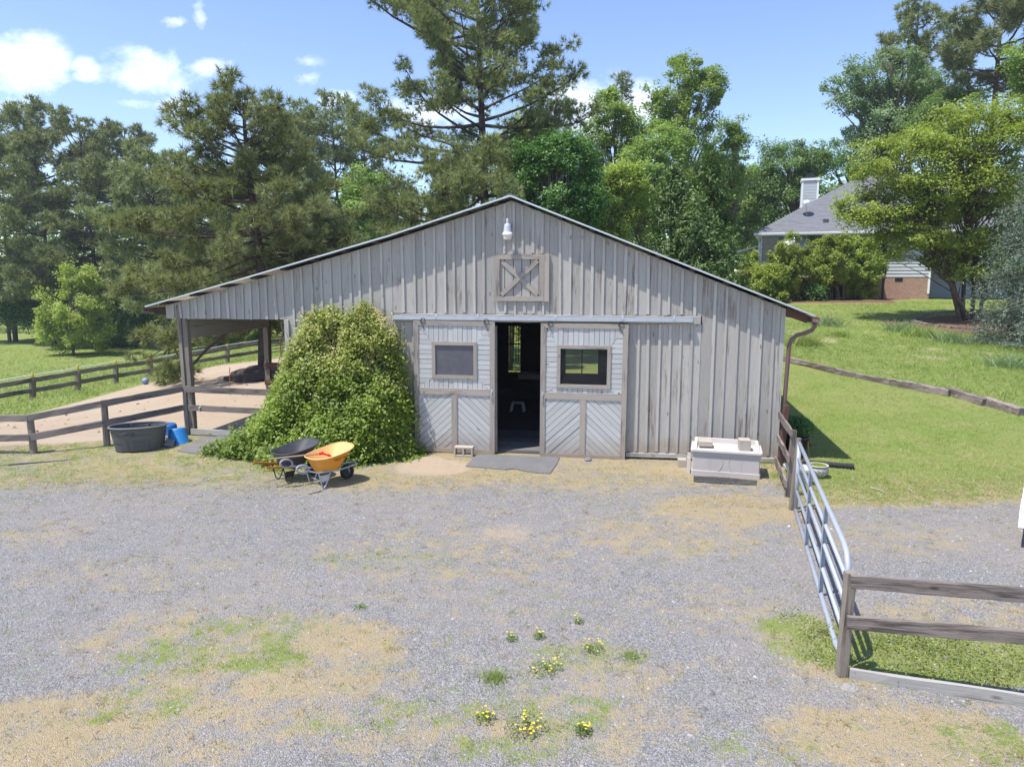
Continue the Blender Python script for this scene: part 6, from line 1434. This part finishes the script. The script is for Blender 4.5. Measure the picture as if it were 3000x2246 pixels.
for x in (7.1, 3.9): obj('vent', MB().box(x, x + .38, -.0, .02, BZ - .24, BZ - .06), M_BLACK, house)
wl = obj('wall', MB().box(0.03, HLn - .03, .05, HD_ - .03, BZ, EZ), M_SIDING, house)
k = 0; z = BZ
while z < EZ - .02:
    z1 = min(EZ, z + .185); mb = MB()
    for (a, b) in ((.06, HLn - .06),):
        mb.loft([[(a, .0, z), (a, .046, z), (a, .046, z1), (a, .030, z1)], [(b, .0, z), (b, .046, z), (b, .046, z1), (b, .030, z1)]], cap0=True, cap1=True); mb.f = [f[::-1] for f in mb.f]
    obj('siding_board', mb, M_SIDING if z > 2.9 else M_SIDINGL, house); z = z1  # upper courses take the darker grey: eave shadow painted into the siding
for x in (-.01, HLn - .09): obj('corner_trim', MB().box(x, x + .10, -.02, .04, BZ - .9 if x > 1 else -.2, EZ), M_WHITE, house)
def hwin(x0, x1, z0, z1, mull=0):
    w = obj('window', MB().box(x0, x1, -.03, -.0305 + .03, z0, z1), M_HPANE, house)
    w.data.clear_geometry(); mb = MB(); t_ = .09
    mb.box(x0, x0 + t_, -.05, -.002, z0, z1).box(x1 - t_, x1, -.05, -.002, z0, z1).box(x0 + t_, x1 - t_, -.05, -.002, z0, z0 + t_).box(x0 + t_, x1 - t_, -.05, -.002, z1 - t_, z1)
    for i in range(mull): xm = x0 + (x1 - x0) * (i + 1) / (mull + 1); mb.box(xm - .02, xm + .02, -.045, -.002, z0 + t_, z1 - t_)
    w.data.from_pydata(mb.v, [], mb.f); addmat(w, M_WHITE); obj('pane', MB().box(x0 + t_, x1 - t_, -.02, -.006, z0 + t_, z1 - t_), M_HPANE, w)
hwin(.12, .98, 2.15, 3.50); hwin(2.55, 4.35, 3.14, 3.52); hwin(4.9, 6.6, BZ + .1, 3.28, 1)
# roof
EO = .38; PZ = .62; ez = EZ + .02; rx0, rx1, ry0, ry1 = -EO, HLn + 2.2, -EO, HD_ + EO; hw2 = (ry1 - ry0) / 2; rz_ = ez + hw2 * PZ
mb = MB(); mb.add([(rx0, ry0, ez), (rx1 + 4, ry0, ez), (rx1 + 4, ry1, ez), (rx0, ry1, ez), (rx0 + hw2, ry0 + hw2, rz_), (rx1 + 4 - hw2 * .3, ry0 + hw2, rz_)], [(0, 1, 5, 4), (1, 2, 5), (2, 3, 4, 5), (3, 0, 4), (3, 2, 1, 0)]); rf = obj('roof', mb, M_SHING, house)
# shingle courses as thin steps over the front slope
mb = MB(); nc = 44
for i in range(nc):
    f0, f1 = i / nc, (i + 1) / nc; y0, y1 = ry0 + hw2 * f0, ry0 + hw2 * f1; z0, z1 = ez + hw2 * PZ * f0, ez + hw2 * PZ * f1
    x = rx0 + hw2 * f0 + .02; xe = rx1 + 3.8 - hw2 * .3 * f0
    while x < xe:
        w = rnd.uniform(.22, .5); t_ = .012 + rnd.choice((0, 0, .008)); x2 = min(xe, x + w); mb.add([(x, y0 - .01, z0 + t_), (x2, y0 - .01, z0 + t_), (x2, y1, z1 + .004), (x, y1, z1 + .004), (x, y0 - .01, z0 - .002), (x2, y0 - .01, z0 - .002)], [(0, 1, 2, 3), (4, 5, 1, 0)]); x = x2 + .004
o = obj('shingles', mb, M_SHING, rf); o['kind'] = 'stuff'
obj('fascia', MB().box(rx0, rx1 + 4, ry0 - .02, ry0 + .0, ez - .17, ez + .0), M_WHITE, house); obj('soffit', MB().box(rx0, rx1, ry0 + .005, .0, ez - .06, ez - .04), M_WHITE, house)
obj('gutter', MB().loft([[(x, ry0 - .13, ez - .02), (x, ry0 - .12, ez - .11), (x, ry0 - .03, ez - .12), (x, ry0 - .021, ez - .0), (x, ry0 - .03, ez - .01), (x, ry0 - .04, ez - .105), (x, ry0 - .11, ez - .10), (x, ry0 - .12, ez - .01)] for x in (rx0 - .02, rx1 + 4)], cap0=True, cap1=True), M_WHITE, house)
obj('downspout', MB().tube([(-.15, ry0 - .07, ez - .12), (-.12, ry0 + .15, ez - .35), (-.07, -.06, ez - .5), (-.07, -.06, -.5)], .05, 8), M_WHITE, house)
# chimney, set on the far left slope
cx_, cy_ = 2.2, 5.0; ch = obj('chimney', MB().box(cx_, cx_ + .95, cy_, cy_ + 1.2, ez + .6, 7.15), M_SIDINGL, house)
z = ez + .6
while z < 7.1:
    obj('siding_board', MB().box(cx_ + .06, cx_ + .89, cy_ - .02, cy_ - .002, z, z + .16).box(cx_ - .02, cx_ - .002, cy_ + .06, cy_ + 1.14, z, z + .16), M_SIDINGL, ch); z += .178
for a, b in ((cx_ - .03, cy_ - .03), (cx_ + .87, cy_ - .03), (cx_ - .03, cy_ + 1.12)): obj('corner_trim', MB().box(a, a + .11, b, b + .11, ez + .6, 7.12), M_WHITE, ch)
obj('cap', MB().box(cx_ - .08, cx_ + 1.03, cy_ - .08, cy_ + 1.28, 7.12, 7.26), M_WHITE, ch); obj('flue', MB().box(cx_ + .22, cx_ + .75, cy_ + .3, cy_ + .9, 7.262, 7.46).box(cx_ + .26, cx_ + .71, cy_ + .35, cy_ + .85, 7.46, 7.60), M_BLACK, ch)
for x, f in ((3.3, .14), (5.6, .16)): obj('roof_vent', MB().loft([[(x, ry0 + hw2 * f, ez + hw2 * PZ * f), (x + .3, ry0 + hw2 * f, ez + hw2 * PZ * f), (x + .3, ry0 + hw2 * (f + .03), ez + hw2 * PZ * f + .14), (x, ry0 + hw2 * (f + .03), ez + hw2 * PZ * f + .14)], [(x, ry0 + hw2 * (f + .08), ez + hw2 * PZ * (f + .08)), (x + .3, ry0 + hw2 * (f + .08), ez + hw2 * PZ * (f + .08)), (x + .3, ry0 + hw2 * (f + .06), ez + hw2 * PZ * (f + .06) + .06), (x, ry0 + hw2 * (f + .06), ez + hw2 * PZ * (f + .06) + .06)]], cap0=True), M_BLACK, rf)
# deck
dz = BZ + .10; obj('deck', MB().box(1.6, 6.4, -1.9, -.02, dz - .14, dz), M_GREYBD, house)
for x in (1.7, 3.3, 4.9, 6.3): obj('deck_post', MB().box(x - .06, x + .06, -1.86, -1.74, -.7, dz - .141), M_DARKWD, house)
rl = obj('railing', MB().box(1.6, 6.4, -1.88, -1.80, dz + .86, dz + .92).box(1.6, 6.4, -1.87, -1.82, dz + .08, dz + .12), M_DARKWD, house)
for i in range(41): x = 1.62 + i * .119; obj('baluster', MB().box(x - .015, x + .015, -1.86, -1.83, dz + .1205, dz + .8595), M_BLACK, rl)
obj('black_panel', MB().box(3.6, 5.0, .0, .019, -.3, .75), M_BLACK, house)  # flat black panel on the foundation below the deck
# side porch on the left and the recessed brick wing on the right
po = obj('porch', MB().box(-1.15, -.05, 1.6, 5.5, -.5, 2.45), M_SIDINGL, house)
obj('porch_roof', MB().add([(-1.7, 1.2, 2.62), (-.02, 1.2, 3.05), (-.02, 5.8, 3.05), (-1.7, 5.8, 2.62), (-1.7, 1.2, 2.50), (-.02, 1.2, 2.93), (-.02, 5.8, 2.93), (-1.7, 5.8, 2.50)], [(0, 1, 2, 3), (7, 6, 5, 4), (0, 4, 5, 1), (1, 5, 6, 2), (2, 6, 7, 3), (3, 7, 4, 0)]), M_WHITE, house)
obj('porch_window', MB().box(-1.0, -.25, 1.57, 1.597, 1.2, 2.35), M_HPANE, house)
for x in (-1.17, -.28): obj('porch_post', MB().box(x, x + .12, 1.50, 1.62, -.5, 2.50), M_WHITE, house)
obj('wing_wall', MB().box(HLn, HLn + 6.5, 2.6, HD_, -.6, EZ), M_SIDING, house); obj('wing_window', MB().box(HLn + .8, HLn + 2.0, 2.56, 2.599, 1.9, 3.1), M_HPANE, house)
def dish(label, p, aim, r_, mount):
    o = thing('satellite_dish', label, 'satellite dish', tuple(p)); a = Vector(aim).normalized(); x = a.orthogonal().normalized(); y = a.cross(x); rings = []
    for i in range(6):
        f = i / 5 + .02; rings.append([tuple(a * (r_ * .28 * f * f) + (x * math.cos(2 * math.pi * k / 24) + y * math.sin(2 * math.pi * k / 24)) * r_ * f) for k in range(24)])
    mb = MB().loft(rings); d_o = obj('reflector', mb, M_GALV, o, smooth=True); md = d_o.modifiers.new('s', 'SOLIDIFY'); md.thickness = .012
    obj('arm', MB().tube([-y * r_ * .8 * (1 if y.z > 0 else -1), -y * r_ * .9 * (1 if y.z > 0 else -1) + a * r_ * .5, a * r_ * 1.1 - y * r_ * .1], .014, 5).box(a.x * r_ * 1.1 - .05, a.x * r_ * 1.1 + .05, a.y * r_ * 1.1 - .05, a.y * r_ * 1.1 + .05, a.z * r_ * 1.1 - .04, a.z * r_ * 1.1 + .04), M_GALV, o)
    obj('mount', MB().tube([(0, 0, 0), tuple(mount)], .02, 6), M_GALV, o); return o
hM = Matrix.Translation((hA.x, hA.y, HZ)) @ Matrix.Rotation(HR, 4, 'Z')
q = hM @ Vector((1.55, -.42, 3.12)); mt = hM @ Vector((1.45, 0, 2.85)) - q; dish('satellite dish fixed to the house wall beside the left window', q, (-.62, -.7, .5), .34, mt)
q = hM @ Vector((2.35, 1.25, ez + 1.75)); mt = hM @ Vector((2.45, 1.35, ez + 1.0)) - q; dish('satellite dish on a pole on the shingled roof', q, (-.25, -.35, .9), .30, mt)
# mulch edging timbers and big mulch under shrubs
eg = thing('bed_edging', 'curved line of flat stones edging the mulch bed under the myrtle', 'edging', tuple(GT(2700, 930))); o0 = eg.location.copy()
pth = [(2672, 940), (2690, 928), (2720, 920), (2760, 914), (2800, 912)]; pth2 = [(2672, 940), (2720, 952), (2790, 960), (2860, 964), (2940, 968), (3000, 972), (3060, 975)]
for pp_ in (pth, pth2):
    for (a, b), (c, d) in zip(pp_, pp_[1:]):
        for k in range(4):
            f, f2 = k / 4, (k + .88) / 4; p0 = GT(a + (c - a) * f, b + (d - b) * f, .03) - o0; p1 = GT(a + (c - a) * f2, b + (d - b) * f2, .03) - o0
            if (p1 - p0).length > .05: obj('stone', MB().bar(p0, p1, .14, .10), M_TIMBER, eg)
# white car whose rear corner shows at the right edge
ce = G(2991, 1530, .35); M_CARP = plain('white_car_paint', (.80, .81, .83), .25, 0, 3, .02, spec=.5, bump=0)
car = thing('parked_car', 'white car mostly outside the picture, only its rear corner at the right edge', 'car', (ce.x + .03, ce.y, 0), R(-37.5))
prof = [(0.02, .28), (0, .50), (.04, .78), (.10, .84), (.42, 1.22), (.60, 1.30), (1.9, 1.32), (2.35, 1.24), (2.85, .88), (3.55, .80), (3.68, .62), (3.70, .30), (3.3, .24), (.3, .24)]
def car_ring(y, inset, up=0): return [(p_[0] + inset * (1.9 - p_[0]) * .1, y, p_[1] - (inset * .0)) for p_ in prof]
mb = MB(); rings = []
for y, s_ in ((0, .86), (.03, .96), (.10, 1.0), (1.40, 1.0), (1.47, .96), (1.50, .86)):
    rings.append([(1.85 + (p_[0] - 1.85) * s_ if p_[1] < .86 else 1.85 + (p_[0] - 1.85) * (s_ - .02), y + (0 if p_[1] < .86 else (.12 if y < .7 else -.12) * min(1, (p_[1] - .84) / .45)), .24 + (p_[1] - .24) * (1 if p_[1] < .86 else .995)) for p_ in prof])
mb.loft(rings, cap0=True, cap1=True); body = obj('body', mb, M_CARP, car, smooth=False)
for y0, y1 in ((.035, .06), (1.44, 1.465)): obj('side_window', MB().add([(.50, y0 + (.06 if y0 < 1 else -.06), .90), (2.55, y0 + (.06 if y0 < 1 else -.06), .90), (2.2, y0 + (.115 if y0 < 1 else -.115), 1.20), (.66, y0 + (.115 if y0 < 1 else -.115), 1.22), (.50, y1 + (.06 if y0 < 1 else -.06), .90), (2.55, y1 + (.06 if y0 < 1 else -.06), .90), (2.2, y1 + (.115 if y0 < 1 else -.115), 1.20), (.66, y1 + (.115 if y0 < 1 else -.115), 1.22)], [(0, 1, 2, 3), (7, 6, 5, 4), (0, 4, 5, 1), (1, 5, 6, 2), (2, 6, 7, 3), (3, 7, 4, 0)]), M_HPANE, car)
obj('rear_window', MB().bar((.10, .75, .90), (.38, .75, 1.19), 1.0, .02), M_HPANE, car)
for y in (.16, 1.34): obj('tail_light', MB().box(-.005, .12, y - .10, y + .10, .62, .80), M_RED, car)
obj('bumper', MB().box(-.05, .10, .08, 1.42, .26, .46), M_CARP, car); obj('number_plate', MB().box(-.012, .01, .60, .90, .56, .68), M_WHITE, car)
for x in (.72, 3.0):
    for y in (.02, 1.32):
        w = obj('wheel', MB().loft([[(x + r_ * math.cos(2 * math.pi * k / 24), yy_, .28 + r_ * math.sin(2 * math.pi * k / 24)) for k in range(24)] for r_, yy_ in ((.19, y - .0), (.27, y - .01), (.28, y + .02), (.28, y + .14), (.27, y + .17), (.19, y + .16))], cap0=True, cap1=True), M_RUBBER, car)
        obj('hub', MB().loft([[(x + r_ * math.cos(2 * math.pi * k / 20), yy_, .28 + r_ * math.sin(2 * math.pi * k / 20)) for k in range(20)] for r_, yy_ in ((.17, y - .012), (.17, y - .002))], cap0=True, cap1=True), M_GALV, w)
# sticks on the lawn
for i, (a, b, lab) in enumerate((((2551, 1428), (2600, 1444), 'pale stick lying on the lawn beyond the gate'), ((2660, 1432), (2678, 1444), 'short pale stick on the lawn, right of the long one'))):
    p0, p1 = GT(*a, .02), GT(*b, .02); o = thing('stick', lab, 'stick', tuple(p0)); obj('twig', MB().tube([(0, 0, 0), (p1 - p0) * .5 + Vector((0, .02, .01)), p1 - p0], [.009, .007, .003], 5), M_CONC, o)


# ------------------------------------------------------------------ haze
hm = bpy.data.materials.new('haze'); hm.use_nodes = True; ht = NT(hm.node_tree); ht.n.clear(); ho = ht.node('ShaderNodeOutputMaterial'); pv = ht.node('ShaderNodeVolumePrincipled')
pv.inputs['Color'].default_value = (.80, .88, 1., 1); pv.inputs['Density'].default_value = .0006; pv.inputs['Anisotropy'].default_value = .3; ht.l.new(pv.outputs[0], ho.inputs['Volume'])
hz_ = obj('haze', MB().box(-245, 245, -35, 325, -8, 27), hm); hz_['kind'] = 'stuff'; SC.cycles.volume_bounces = 0
